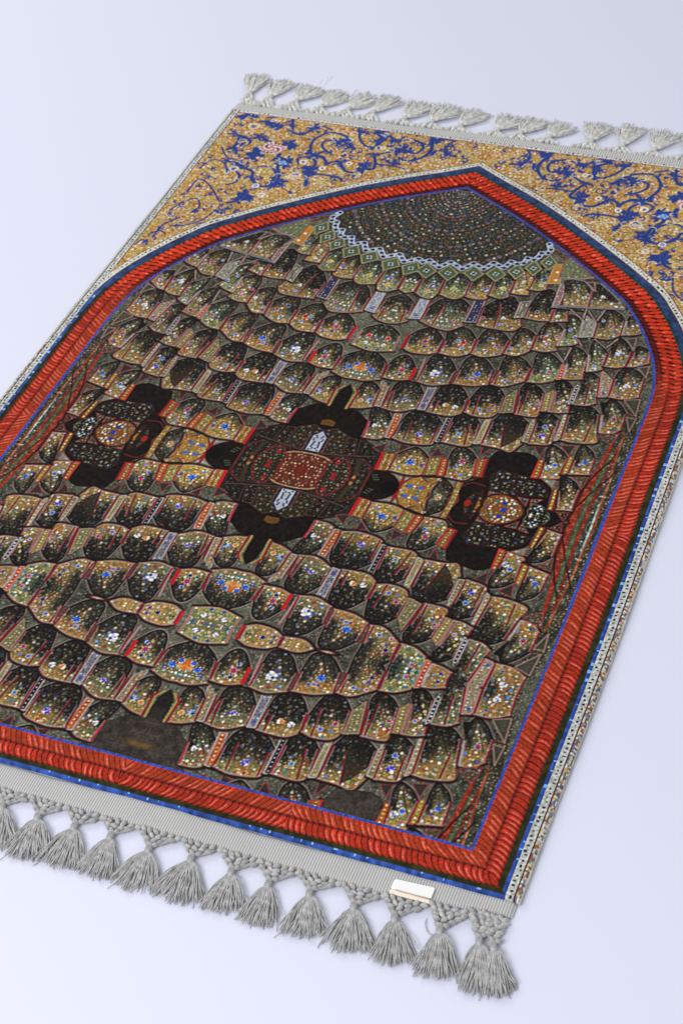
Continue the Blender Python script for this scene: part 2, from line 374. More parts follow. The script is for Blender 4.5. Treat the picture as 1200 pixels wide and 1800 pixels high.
# row I
cell([(638, 772), (660, 775), (677, 773)], [(690, 743), (680, 725), (660, 719), (650, 727), (648, 744)], 'b', left=c(180, 30, 60), fl=[((658, 752), 3.5, WHF)])
strip([(695, 731), (706, 733), (690, 775), (677, 772)], c(176, 90, 44), CRM, PALE, RED, 8)
cell([(689, 773), (715, 782), (753, 785), (768, 780)], [(779, 752), (765, 735), (738, 726), (717, 732), (703, 747)], 'd', ribs=[[(723, 745), (708, 777)], [(770, 755), (755, 785)]], fl=[((736, 768), 5, VIO)])
strip([(787, 737), (796, 737), (774, 781), (765, 780)], c(34, 32, 44), [(225, 225, 230)], PALE, RED, 8)
cell([(775, 780), (813, 788), (832, 785)], [(844, 750), (833, 736), (815, 731), (800, 736), (793, 746)], 'd', ribs=[[(825, 750), (815, 788)]], fl=[((805, 768), 3.2, [(50, 120, 150), (46, 100, 180)])])
strip([(853, 742), (862, 740), (843, 784), (832, 784)], c(150, 132, 84), [(230, 222, 190), (90, 120, 70)], PALE, RED, 8)
cell([(845, 785), (877, 792), (897, 798), (918, 783)], [(930, 750), (917, 739), (898, 732), (881, 733), (864, 745)], 'd', ribs=[[(886, 750), (879, 795)]])
F.fill(P([(886, 750), (905, 738), (926, 748), (918, 770), (895, 785), (880, 790)]), c(26, 23, 20), .72)
strip([(932, 748), (942, 738), (928, 783), (918, 780)], c(130, 118, 74), CRM + [(90, 110, 70)], PALE, RED, 8)
cell([(928, 784), (960, 786), (973, 780)], [(983, 743), (973, 735), (952, 727), (943, 735), (941, 748)], 'd', ribs=[[(972, 755), (961, 785)]], fl=[((951, 771), 5.2, VIO), ((957, 755), 3.5, BLU)])
strip([(991, 734), (998, 730), (983, 777), (973, 779)], c(150, 130, 90), CRM, PALE, RED, 8)
cell([(984, 777), (1007, 782), (1047, 782), (1048, 763)], [(1053, 733), (1040, 721), (1017, 715), (1002, 718), (997, 735)], 'd', ribs=[[(1038, 752), (1025, 781)]])
cell([(1052, 765), (1073, 767), (1090, 760)], [(1100, 733), (1090, 716), (1075, 706), (1060, 716), (1057, 735)], 'o', left=PALE, fl=[((1078, 742), 4, RDF)])
F.fill(P([(1053, 712), (1070, 711), (1058, 731)]), c(28, 24, 22)); facet([(1052, 768), (1088, 766), (1072, 788)], c(96, 74, 60))
# row H
strip([(672, 672), (682, 686), (668, 719), (656, 717)], c(140, 118, 92), CRM, PALE, RED, 6)
cell([(615, 720), (635, 721), (655, 719)], [(668, 690), (662, 680), (648, 675), (636, 680), (629, 690)], 'o', fl=[((650, 708), 4.2, [(96, 140, 210), (150, 180, 225), (30, 40, 90)]), ((634, 708), 3.6, [(214, 150, 70), (196, 104, 40)])])
F.line(P([(622, 685), (626, 694), (608, 722)]), 1.4 * Z, c(150, 128, 70)); F.line(P([(627, 688), (629, 697), (612, 722)]), 1.1 * Z, c(140, 30, 40))
cell([(670, 720), (698, 727), (733, 722)], [(745, 698), (736, 680), (717, 674), (697, 678), (687, 692)], 'b', ribs=[[(693, 690), (680, 722)]], fl=[((712, 707), 3.8, VIO)])
strip([(753, 684), (767, 684), (746, 725), (734, 724)], c(120, 118, 128), STB, PALE, None, 9, (70, 80, 170))
cell([(748, 727), (770, 732), (793, 735), (813, 730)], [(823, 705), (812, 686), (790, 680), (774, 685), (762, 702)], 'd', ribs=[[(770, 708), (758, 731)]], fl=[((783, 716), 4, [(206, 120, 46), (225, 220, 210), (200, 110, 40)]), ((799, 720), 4, WHF)])
cell([(815, 728), (833, 735), (860, 737), (877, 729)], [(887, 702), (878, 688), (860, 682), (842, 687), (824, 708)], 'd', ribs=[[(842, 700), (830, 734)]], fl=[((865, 718), 3.6, RDF), ((843, 725), 3.2, BLU)])
strip([(889, 701), (908, 690), (900, 729), (877, 730)], c(120, 112, 76), CRM + [(90, 110, 80)], c(150, 120, 100), RED, 9)
cell([(904, 732), (940, 737), (949, 727)], [(957, 697), (947, 685), (928, 678), (915, 686), (912, 700)], 'd', ribs=[[(926, 695), (909, 733)]], fl=[((944, 713), 3, RDF)])
strip([(958, 697), (972, 691), (963, 728), (950, 727)], c(140, 124, 62), CRM, c(160, 110, 96), RED, 8)
cell([(963, 728), (980, 730), (998, 729)], [(1008, 687), (998, 676), (980, 672), (973, 681), (975, 692)], 'd', left=c(150, 120, 110), ribs=[[(977, 695), (966, 728)]], fl=[((982, 712), 2.6, BLU)])
strip([(1010, 685), (1021, 674), (1006, 713), (998, 715)], c(30, 28, 48), [(225, 225, 235)], PALE, None, 7, r=1.0)
cell([(1006, 715), (1030, 717), (1047, 713)], [(1053, 670), (1045, 662), (1028, 658), (1020, 668), (1020, 687)], 'b', ribs=[[(1036, 680), (1026, 715)]], left=None)
strip([(1058, 655), (1075, 672), (1066, 702), (1050, 702)], c(150, 132, 104), STB + CRM, c(190, 120, 120), RED, 9, (60, 80, 180))
cell([(1068, 702), (1095, 706), (1122, 702)], [(1133, 668), (1120, 656), (1100, 651), (1086, 658), (1079, 670)], 'o', fl=[((1100, 683), 4.2, WHF)])
# row G
cell([(560, 650), (617, 668), (640, 673), (670, 671)], [(680, 643), (673, 633), (657, 621), (640, 617), (615, 612)], 'b', fl=[((637, 650), 8, [(200, 96, 36), (206, 110, 46), (216, 150, 80)]), ((652, 655), 5, BLU), ((646, 647), 4, BLU)])
cell([(672, 667), (697, 672), (720, 671)], [(731, 652), (724, 635), (713, 628), (697, 632), (682, 646)], 'o', fl=[((706, 655), 4.5, RDF), ((702, 663), 3.4, NAV), ((714, 647), 3, BLU)])
F.line(P([(730, 652), (721, 670)]), 2.2 * Z, c(188, 26, 34)); F.line(P([(747, 634), (731, 674)]), 1.2 * Z, ROSE)
cell([(732, 674), (757, 681), (788, 679)], [(802, 657), (793, 637), (777, 629), (760, 630), (748, 645)], 'b', fl=[((763, 660), 6.5, WHF)], right=c(110, 36, 34))
cell([(795, 678), (827, 682), (858, 680)], [(867, 655), (855, 638), (838, 631), (820, 634), (807, 654)], 'o', fl=[((838, 662), 5.5, BLU), ((828, 670), 3.4, BLO)])
cell([(862, 679), (885, 683), (922, 674)], [(933, 652), (922, 637), (902, 629), (886, 633), (876, 656)], 'o', ribs=[[(877, 657), (868, 681)]], fl=[((914, 660), 3.5, NAV), ((887, 673), 3, BLU), ((907, 675), 2.6, RDF)])
cell([(925, 675), (950, 677), (977, 672)], [(988, 645), (974, 630), (957, 623), (942, 628), (935, 651)], 'g', fl=[((964, 658), 3.6, [(200, 60, 110), (90, 110, 200), (190, 40, 60)])])
strip([(988, 645), (994, 647), (986, 671), (977, 671)], c(190, 70, 40), CRM, c(180, 130, 110), None, 5)
cell([(989, 670), (1005, 671), (1023, 670)], [(1033, 633), (1024, 620), (1007, 613), (998, 622), (996, 644)], 'o', left=PALE, fl=[((1016, 642), 3, WHF)])
cell([(1030, 657), (1045, 656), (1057, 653)], [(1067, 626), (1062, 614), (1045, 602), (1037, 612), (1034, 628)], 'g', left=PALE, fl=[((1058, 636), 3.4, RDF), ((1043, 648), 2.6, BLU)])
cell([(1060, 647), (1080, 650), (1098, 648)], [(1110, 623), (1103, 609), (1090, 598), (1078, 606), (1070, 621)], 'o', fl=[((1088, 625), 5.5, WHF)])
cell([(1100, 648), (1116, 648), (1140, 642)], [(1145, 620), (1132, 615), (1120, 612), (1113, 622)], 'o', fl=[((1126, 635), 3, VIO)])
# row F
cell([(600, 600), (637, 617), (658, 621), (692, 621)], [(703, 595), (698, 586), (683, 576), (663, 584), (640, 575)], 'g', fl=[((682, 599), 4.2, [(196, 30, 40), (206, 40, 50), (186, 24, 34)]), ((674, 611), 3.5, WHF), ((694, 607), 2.4, BLU)])
F.line(P([(718, 593), (707, 615)]), 2.2 * Z, c(186, 34, 44)); F.line(P([(703, 595), (692, 620)]), 1.3 * Z, c(150, 110, 90))
cell([(709, 616), (723, 623), (750, 626), (768, 623)], [(780, 602), (771, 588), (757, 580), (737, 584), (720, 593)], 'o', fl=[((747, 604), 4.6, RDF), ((745, 613), 3.4, NAV), ((757, 598), 2.8, BLU)])
cell([(771, 624), (800, 630), (827, 625)], [(837, 600), (825, 583), (800, 577), (787, 584), (782, 602)], 'o', fl=[((814, 606), 4.6, [(190, 24, 30), (200, 34, 40)]), ((805, 604), 3, BLU), ((811, 616), 2.8, BLU)])
cell([(827, 625), (850, 631), (882, 627)], [(895, 603), (886, 591), (867, 583), (851, 586), (839, 601)], 'o', fl=[((861, 600), 3.6, NAV), ((873, 611), 3.4, RDF), ((853, 620), 3, VIO)])
cell([(884, 625), (907, 629), (932, 620)], [(942, 595), (933, 586), (920, 581), (908, 586), (897, 603)], 'o', fl=[((929, 607), 3.6, WHF), ((898, 616), 2.6, BLU), ((921, 602), 2.8, [(120, 40, 30)])])
cell([(934, 618), (955, 622), (977, 620)], [(990, 585), (981, 575), (963, 571), (951, 580), (943, 594)], 'o', fl=[((953, 596), 3.4, RDF), ((962, 608), 3.6, [(190, 70, 130), (210, 180, 210), (110, 60, 150)]), ((978, 596), 3, RDF)])
cell([(978, 612), (1000, 611), (1015, 608)], [(1023, 573), (1015, 562), (1000, 557), (994, 568), (992, 583)], 'g', left=PALE, fl=[((1002, 584), 3, BLU), ((1010, 597), 3, BLU)])
strip([(1026, 556), (1047, 573), (1040, 596), (1017, 597)], c(150, 146, 130), STB + CRM, PALE, c(110, 40, 40), 9)
cell([(1043, 597), (1068, 600), (1090, 593)], [(1098, 568), (1090, 556), (1073, 549), (1059, 556), (1050, 571)], 'o', fl=[((1073, 578), 3.8, RDF), ((1060, 568), 2.6, BLU)])
cell([(1092, 593), (1115, 592), (1125, 590)], [(1125, 570), (1115, 560), (1106, 560), (1100, 568)], 'o', left=PALE, right=None)
# row E
cell([(640, 560), (675, 570), (700, 571), (717, 567)], [(728, 537), (715, 523), (690, 516), (672, 520), (650, 530)], 'b', ribs=[[(712, 550), (702, 571)]], fl=[((684, 553), 6, [(220, 222, 226), (225, 225, 230), (40, 40, 44)])])
strip([(740, 527), (756, 527), (738, 564), (718, 563)], c(156, 160, 168), STB, PALE, c(150, 26, 40), 11, (60, 80, 190))
cell([(738, 567), (758, 577), (787, 584), (813, 576)], [(827, 543), (815, 531), (795, 527), (772, 531), (752, 544)], 'b', ribs=[[(782, 537), (758, 576)]], fl=[((797, 567), 3.2, RDF)])
strip([(835, 532), (852, 532), (836, 570), (816, 569)], c(60, 58, 84), STB + [(225, 225, 235)], PALE, RED, 11)
cell([(836, 575), (865, 581), (900, 585), (916, 576)], [(912, 540), (903, 526), (888, 526), (868, 533), (847, 545)], 'd', ribs=[[(878, 538), (877, 553), (866, 582)]], fl=[((848, 562), 3.4, RDF), ((884, 563), 3, WHF), ((879, 574), 2.6, BLU)])
strip([(915, 535), (932, 533), (920, 561), (903, 562)], c(110, 108, 84), CRM + [(50, 80, 160)], PALE, RED, 9)
cell([(921, 562), (945, 567), (966, 568)], [(975, 545), (977, 520), (965, 512), (945, 521), (928, 545)], 'd', fl=[((944, 552), 3.2, NAV)], ribs=[[(973, 546), (963, 569)]])
cell([(966, 570), (997, 568)], [(998, 550), (974, 545)], 'o', arch=False, fl=[((979, 560), 3, WHF)])
strip([(985, 502), (993, 513), (982, 539), (970, 542)], c(150, 110, 100), STB, PALE, RED, 9)
cell([(990, 540), (1010, 544), (1033, 543)], [(1042, 515), (1027, 498), (1005, 494), (988, 496), (991, 510)], 'o', arch=False, left=None, right=c(140, 40, 60), fl=[((1015, 513), 2.8, NAV), ((1026, 527), 3, WHF)])
cell([(1036, 543), (1060, 547), (1098, 545)], [(1092, 538), (1075, 520), (1055, 502), (1046, 500), (1043, 515)], 'o', arch=False, left=None, right=None, fl=[((1058, 526), 3.4, WHF), ((1075, 538), 3, WHF)])
F.line(P([(970, 543), (990, 542), (1033, 545), (1095, 547)]), 2.0 * Z, c(120, 116, 124)); F.line(P([(972, 546), (995, 549), (1025, 552)]), 1.6 * Z, DARK)
for tri in ([(1032, 548), (1047, 570), (1062, 550)], [(1003, 548), (1024, 566), (1030, 548)], [(990, 598), (1015, 600), (1022, 612)], [(1045, 600), (1064, 616), (1085, 600)], [(978, 624), (990, 640), (1003, 616)]):
    F.line(P(tri), 1.0 * Z, c(150, 130, 120)); F.line(P(tri) + [1.6 * Z, 0], .6 * Z, c(60, 24, 26))
# row D : small scallops under the dome
cell([(700, 512), (710, 517), (728, 515)], [(741, 495), (737, 486), (724, 477), (712, 477), (700, 480)], 'g', fl=[((714, 499), 6, [(190, 50, 90), (206, 70, 110), (170, 40, 70)])])
DD = [(((730, 517), (742, 525), (758, 527), (770, 518)), ((782, 496), (776, 487), (765, 482), (752, 485), (743, 493)), 'g', [((760, 504), 4.2, VIO), ((752, 516), 3.6, [(206, 140, 46)])]),
      (((772, 520), (793, 528), (807, 527), (818, 521)), ((827, 499), (820, 488), (807, 484), (793, 487), (782, 495)), 'g', [((797, 511), 4.5, [(206, 190, 80), (110, 150, 110)])]),
      (((817, 524), (835, 529), (855, 528), (860, 518)), ((867, 500), (861, 490), (851, 486), (838, 488), (827, 499)), 'o', [((854, 512), 4.2, VIO)]),
      (((858, 522), (878, 528), (893, 525)), ((905, 498), (897, 488), (887, 483), (876, 487), (867, 500)), 'g', [((884, 511), 4.5, [(206, 196, 110), (196, 160, 60)])]),
      (((897, 518), (912, 521), (928, 522)), ((939, 492), (932, 482), (922, 477), (913, 482), (907, 494)), 'y', [((921, 499), 3, WHF), ((915, 514), 3, WHF)]),
      (((929, 512), (945, 514), (960, 512)), ((967, 484), (961, 474), (953, 469), (945, 476), (940, 492)), 'g', [((950, 505), 3.5, [(190, 176, 90)])])]
for b_, t_, s_, f_ in DD: cell(list(b_), list(t_), s_, fl=f_)
F.fill(P([(961, 502), (983, 502), (990, 468), (975, 468)]), c(190, 126, 46)); F.line(P([(961, 502), (983, 502), (990, 468), (975, 468), (961, 502)]), .9 * Z, c(170, 150, 100))
for p_ in ((976, 496), (979, 482)): F.blob(P([p_])[0], 2.2 * Z, WHITE, .9, 2)
facet([(982, 492), (992, 462), (1003, 455), (1045, 494), (1022, 494)], c(128, 140, 96)); facet([(990, 460), (976, 448), (968, 440), (1000, 452)], c(70, 72, 56))
F.line(P([(980, 492), (1022, 494), (1042, 491)]), 1.3 * Z, c(150, 120, 112))
for x_, y_ in ((707, 472), (749, 479), (787, 483), (832, 484), (871, 485), (907, 481), (937, 475), (964, 465), (665, 465)):
    w_ = 17 if x_ < 900 else 14
    q = P([(x_ - w_, y_ - 1), (x_ + 2, y_ - 13), (x_ + w_, y_ + 1), (x_ - 1, y_ + 13)])
    F.fill(q, c(84, 98, 70)); F.line(np.vstack([q, q[:1]]), 1.0 * Z, c(150, 140, 100)); o = P([(x_, y_)])[0]
    for k in range(4): F.blob(o + np.array([math.cos(k * 1.57 + .5), math.sin(k * 1.57 + .5)]) * 2.6 * Z, 1.7 * Z, c(190, 200, 205), .9, k)
    F.blob(o, 2.1 * Z, c(26, 34, 80), 1, 2, .2)
# dome
ZG = [(660, 440), (690, 455), (710, 459), (732, 467), (755, 461), (771, 473), (792, 464), (812, 476), (832, 466), (850, 476), (867, 465), (885, 474), (898, 463), (908, 467), (920, 466), (927, 457), (938, 460), (947, 454), (951, 448), (963, 448), (968, 442), (965, 432)]
dome = P(ZG + [(985, 420), (880, 330), (812, 300), (700, 330)])
F.fill(dome, c(46, 46, 38)); r = F.mask(dome)
F.img[r[1]] = np.where(r[0][..., None], F.img[r[1]] * (.7 + .7 * nC[r[1]][..., None]), F.img[r[1]])
for layer, a in ((d4, .75), (d2, .36), (d3, .12)):
    A = (layer[1][r[1]] * a * r[0])[..., None]; F.img[r[1]] = F.img[r[1]] * (1 - A) + layer[0][r[1]] * A * .9
dm = np.zeros((FH, FW), np.float32); dm[r[1]] = r[0]
ac = P([(806, 338)])[0]; k = 0
rad = 5.0
for row in range(24):
    rad += 3.0 + row * .31
    n = 22 + row * 2
    for i in range(n + 1):
        th = math.pi * (1.0 + (i + .5 * (row % 2)) / n)
        p_ = ac + np.array([math.cos(th) * 1.0, math.sin(th) * 1.15]) * rad * Z + np.random.default_rng(k).uniform(-1, 1, 2) * (.6 + .05 * row) * Z; k += 1
        if not (0 <= p_[0] < FW and 0 <= p_[1] < FH) or dm[int(p_[1]), int(p_[0])] < .5: continue
        t = row / 24
        big = row % 4 == 2 and i % 2 == 0
        if big:
            F.blob(p_, (1.6 + 2.6 * t) * Z, c(112, 66, 38), .8, k); F.blob(p_, (.9 + 1.4 * t) * Z, c(176, 182, 190), .9, k); F.blob(p_, (.5 + 1.1 * t) * Z, c(44, 54, 130), 1, k)
        else:
            F.blob(p_, (.75 + .95 * t) * Z * random.uniform(.75, 1.3), random.choice([c(196, 186, 150), c(150, 84, 44), c(60, 90, 130), c(150, 80, 50), c(70, 90, 150), c(206, 196, 170), c(66, 86, 74), c(140, 146, 140)]), .9, k)
for p_ in range(14): F.line(np.array([ac, ac + np.array([math.cos(math.pi * (1 + p_ / 13)), math.sin(math.pi * (1 + p_ / 13))]) * 12 * Z]), .5 * Z, c(110, 136, 130), .8)
zq = P(ZG)
F.line(zq + [0, 4.5 * Z], 2.2 * Z, c(56, 30, 30), .8)
F.line(zq, 4.2 * Z, c(176, 186, 206), .98, .12)
for (ax, ay), (bx, by) in zip(zq[:-1], zq[1:]):
    L = math.hypot(bx - ax, by - ay); n = max(1, int(L / (7.5 * Z)))
    for i in range(n + 1):
        t = i / (n + 0.0); p_ = np.array([ax + (bx - ax) * t, ay + (by - ay) * t])
        F.blob(p_, 2.5 * Z, c(30, 28, 36), .97, i, .4)
        F.blob(p_ + np.array([(bx - ax), (by - ay)]) / (L + 1e-6) * 3.8 * Z + np.array([0, 2.0 * Z]), .9 * Z, c(60, 60, 80), .9, i); F.blob(p_ + np.array([(bx - ax), (by - ay)]) / (L + 1e-6) * 3.8 * Z - np.array([0, 2.0 * Z]), .9 * Z, c(60, 60, 80), .9, i)
for tri in ([(1096, 708), (1124, 706), (1116, 736)], [(1100, 738), (1116, 742), (1104, 764)], [(1120, 650), (1140, 648), (1134, 668)], [(1100, 600), (1118, 598), (1112, 618)], [(1030, 500), (1044, 500), (1046, 516)], [(1106, 548), (1118, 560), (1100, 556)]):
    F.fill(P(tri), c(70, 66, 54), .8); F.line(P(tri + tri[:1]), .8 * Z, c(150, 120, 110), .85)
# woven speckle over the lot
F.img[:] = F.img * .97 + F.img.mean(2, keepdims=True) * .03
F.img *= (.82 + .30 * np.random.default_rng(5).random((FH, FW, 1), dtype=np.float32))

# ================================================================== 2. the spandrel (half, mirrored)
SW, SH, SOY = int(.404 / RES), int(.46 / RES), .735
S = Canvas(SW, SH, 0.0, SOY)
sA = vnoise(SH, SW, 26, 21); sB = vnoise(SH, SW, 9, 22); sC = vnoise(SH, SW, 4, 23)
S.img[:] = c(196, 156, 76)
S.img[:] = S.img * (1 - .75 * smooth(.5, .72, sB)[..., None]) + c(190, 118, 52) * .75 * smooth(.5, .72, sB)[..., None]
S.img[:] = S.img * (1 - .6 * smooth(.58, .8, sA)[..., None]) + c(190, 170, 92) * .6 * smooth(.58, .8, sA)[..., None]
S.img *= (.84 + .26 * sC[..., None])
S.img *= (.84 + .26 * vnoise(SH, SW, 6, 24)[..., None])
for sp, r0, r1, pr, pal, sd, rg in ((.0040, .0006, .0012, .75, [c(232, 214, 160), c(240, 236, 224), c(176, 84, 40), c(214, 126, 44), c(232, 204, 130), c(206, 190, 120)], 31, 0), (.0068, .0011, .0021, .82, [WHITE, c(240, 232, 220), c(226, 220, 226)], 32, .7), (.0105, .0010, .0017, .5, [c(120, 40, 40), c(70, 60, 120), c(140, 60, 40)], 33, 0)):
    L_ = dots(SH, SW, sp, r0, r1, pr, pal, sd, rg); A = (L_[1] * .9)[..., None]; S.img[:] = S.img * (1 - A) + L_[0] * A
def ZP(pts, o=(400, 100), k=3.0):
    q = inv([(o[0] + x / k, o[1] + y / k) for x, y in pts]); q[:, 0] = np.abs(q[:, 0]); return S.to(q)
BL = c(38, 62, 140)
def scroll(pts, w, w1=None, col=BL): 
    S.line(catmull(ZP(pts), 8), (w + .5) * Z, c(150, 136, 70), .55, .4, None if w1 is None else (w1 + .5) * Z); S.line(catmull(ZP(pts), 8), w * Z, col, .96, .3, None if w1 is None else w1 * Z)
def leaf(p, r, seed=1, asp=1.0): S.blob(ZP([p])[0], r * Z, BL, .97, seed, 1.1, asp)
leaf((105, 312), 12, 1)
for p_, r_ in (((255, 375), 6.5), ((238, 360), 5), ((280, 372), 4), ((345, 372), 3.6), ((330, 400), 3.5), ((460, 378), 5.5), ((440, 398), 3.5), ((390, 415), 4), ((585, 458), 6.5), ((640, 470), 5), ((620, 448), 4), ((650, 488), 4.5), ((455, 527), 6.5), ((540, 515), 3.5), ((600, 565), 5), ((720, 598), 7.5), ((735, 575), 5), ((770, 530), 4), ((705, 402), 5), ((740, 412), 3.6), ((800, 405), 3.8), ((825, 432), 6.5), ((790, 455), 5), ((925, 500), 6.5), ((895, 512), 4), ((960, 505), 4.5), ((875, 450), 5), ((905, 452), 3.4), ((1090, 455), 6), ((1120, 447), 4), ((1080, 515), 4.5), ((1155, 515), 5), ((1180, 480), 4), ((1030, 470), 3.5), ((875, 578), 4.6), ((170, 430), 6), ((200, 448), 4), ((90, 440), 5), ((75, 470), 4), ((150, 518), 9), ((135, 545), 6), ((325, 470), 7), ((345, 485), 5), ((300, 575), 7), ((270, 545), 6), ((320, 555), 5), ((430, 605), 7.5), ((450, 625), 4.5), ((418, 680), 3.6), ((262, 668), 8), ((240, 690), 5.5), ((285, 690), 4), ((60, 580), 6), ((30, 490), 5), ((85, 745), 8.5), ((50, 765), 5), ((110, 760), 4.5), ((150, 685), 4), ((560, 645), 4)):
    leaf(p_, r_ * 1.3, int(r_ * 10), 1.0)
for pts, w, w1 in (([(170, 352), (215, 350), (250, 388), (290, 375)], 1.9, 1.6), ([(345, 340), (345, 392)], 2, 1), ([(330, 400), (365, 415), (400, 418), (440, 395), (465, 380), (510, 375), (550, 395)], 1.6, 1.2),
    ([(440, 520), (438, 490), (450, 455), (490, 425), (545, 408), (600, 418), (640, 442), (648, 480), (670, 498)], 1.5, 1.7), ([(540, 518), (508, 495), (500, 470), (520, 452), (560, 450), (590, 462), (630, 450)], 1.4, 1.6),
    ([(445, 532), (490, 535), (518, 560), (520, 582), (545, 568), (590, 566), (605, 592), (625, 615), (675, 622), (725, 605), (770, 600), (778, 560), (770, 520)], 1.8, 1.6), ([(695, 395), (698, 440), (725, 478), (765, 486), (800, 468), (830, 430), (800, 402), (775, 412)], 1.4, 1.8),
    ([(690, 400), (715, 408), (745, 410)], 2.2, 1.2), ([(860, 480), (870, 455), (858, 420), (840, 405), (800, 402)], 1.5, 1.2), ([(735, 525), (800, 522), (860, 510), (890, 492), (930, 503), (990, 518), (1030, 492), (1022, 465), (990, 450)], 1.5, 1.6),
    ([(885, 515), (905, 545), (955, 558), (1020, 542), (1065, 512), (1078, 480), (1078, 435)], 1.3, 2), ([(1080, 450), (1140, 443), (1200, 452)], 2, 1.4), ([(1148, 480), (1150, 515), (1200, 535)], 1.5, 1.8), ([(1200, 452), (1165, 470), (1148, 500)], 1.3, 1.2), ([(785, 578), (870, 586), (935, 602)], 1.5, 1.0), ([(870, 586), (880, 565)], 1.5, .8),
    ([(5, 415), (45, 412)], 1.5, 1), ([(55, 420), (98, 435), (122, 455), (105, 475), (75, 478)], 1.8, 1.4), ([(140, 440), (180, 430), (205, 452), (235, 455)], 2, 1.5), ([(150, 530), (130, 550), (165, 560)], 2, 1), ([(300, 470), (335, 465), (365, 482)], 2.6, 1.2), ([(375, 575), (372, 550), (405, 538), (450, 548), (465, 575), (440, 605), (420, 640), (412, 690)], 1.3, 1.8),
    ([(0, 562), (55, 572), (95, 598), (135, 618), (128, 655), (175, 692), (245, 685), (272, 640), (265, 590), (290, 575)], 1.7, 1.8), ([(140, 600), (190, 588), (235, 598), (255, 625), (245, 660)], 1.2, 1.5), ([(0, 780), (45, 770), (85, 740), (95, 715)], 1.6, 2.4), ([(0, 685), (45, 670), (65, 640), (45, 615), (0, 605)], 1.4, 1.4), ([(425, 640), (480, 632), (540, 640), (600, 655)], 1.3, 1.5), ([(0, 500), (30, 488), (50, 500), (40, 520)], 1.6, 1.3), ([(230, 330), (262, 325)], 1.8, 1)):
    scroll(pts, w * 1.35, w1 * 1.4)
def P3(pts): return S.to(np.abs(inv(pts)) * [1, 1])
for pts in ([(263, 415), (280, 408), (292, 412)], [(270, 420), (285, 400), (300, 392), (318, 385)], [(300, 372), (320, 360), (345, 352), (352, 365), (338, 375)], [(330, 340), (350, 318), (370, 330), (385, 355)], [(352, 300), (372, 285), (395, 290), (400, 310)], [(240, 432), (252, 424), (262, 428)], [(300, 400), (330, 398), (360, 388), (380, 372)], [(390, 262), (400, 280), (420, 286)], [(365, 312), (380, 318)], [(405, 230), (420, 245), (410, 262)]):
    S.line(catmull(P3(pts), 8), 1.4 * Z, BL, .95, .3)
for p_ in ((282, 404), (320, 366), (350, 330), (375, 300), (345, 374), (258, 428), (370, 345), (398, 285)): S.blob(P3([p_])[0], 4.2 * Z, BL, .95, 3, 1.1)
rq = np.random.default_rng(77)
for i in range(300):
    x0_, y0_ = rq.uniform(20, SW - 60), rq.uniform(20, SH - 20); a0_ = rq.uniform(0, 6.28); R0 = rq.uniform(5, 10) * Z
    th_a = np.linspace(0, rq.uniform(2.2, 4.2), 12); q_ = np.stack([x0_ + R0 * (1 - .06 * np.arange(12)) * np.cos(a0_ + th_a), y0_ + R0 * (1 - .06 * np.arange(12)) * np.sin(a0_ + th_a)], 1)
    S.line(q_, .7 * Z, BL, .85, .4, 1.3 * Z); S.blob(q_[-1], rq.uniform(1.8, 3.2) * Z, BL, .95, i, 1.0)
for i in range(260):
    x0_, y0_ = rq.uniform(10, SW - 40), rq.uniform(10, SH - 10); a0_ = rq.uniform(0, 6.28); R0 = rq.uniform(3, 6) * Z
    th_a = np.linspace(0, rq.uniform(2, 5), 10); S.line(np.stack([x0_ + R0 * np.cos(a0_ + th_a), y0_ + R0 * np.sin(a0_ + th_a)], 1), .65 * Z, c(232, 226, 206), .85, .4)
o = ZP([(238, 492)])[0]
for i in range(70):
    an = i * 2.4; rr = math.sqrt(i / 70); S.blob(o + np.array([math.cos(an) * 19, math.sin(an) * 14]) * rr * Z, 2.0 * Z, [c(226, 206, 210), c(120, 24, 44), c(236, 226, 226), c(190, 110, 130)][i % 4], .95, i, .7)
o = ZP([(292, 570)])[0]
for i in range(14): S.blob(o + np.array([math.cos(i * 2.4) * 7, math.sin(i * 2.4) * 5]) * math.sqrt(i / 14) * Z, 1.8 * Z, [c(170, 200, 230), c(90, 140, 210)][i % 2], .95, i, .6)
for p_, r_ in (((355, 640), 26), ((140, 375), 24), ((150, 690), 14), ((35, 600), 18), ((180, 740), 14), ((400, 565), 15), ((500, 600), 12), ((820, 490), 10), ((640, 575), 12)):
    o = ZP([p_])[0]; R_ = r_ / 3 * .9
    for i in range(16): S.blob(o + np.array([math.cos(i * .393) * R_, math.sin(i * .393) * R_]) * Z, 1.3 * Z, c(232, 228, 218), .9, i, .5)
    S.blob(o, R_ * .45 * Z, [c(60, 70, 150), c(190, 60, 40), c(196, 196, 220)][r_ % 3], .9, 1, .5)
S.img *= (.84 + .30 * np.random.default_rng(6).random((SH, SW, 1), dtype=np.float32))

# ================================================================== 3. the whole pile, as coloured woven points
ST = .0008
NX = int(round(2 * HW / ST)) + 1; NX += (NX + 1) % 2
NY = int(round(LEN / ST)) + 1
hx = (NX - 1) // 2
xs = (np.arange(hx + 1)) * ST                    # right half including the axis
ys = np.arange(NY) * (LEN / (NY - 1))
X, Y = np.meshgrid(xs, ys)
XR, YR = X.astype(np.float32), Y.astype(np.float32)
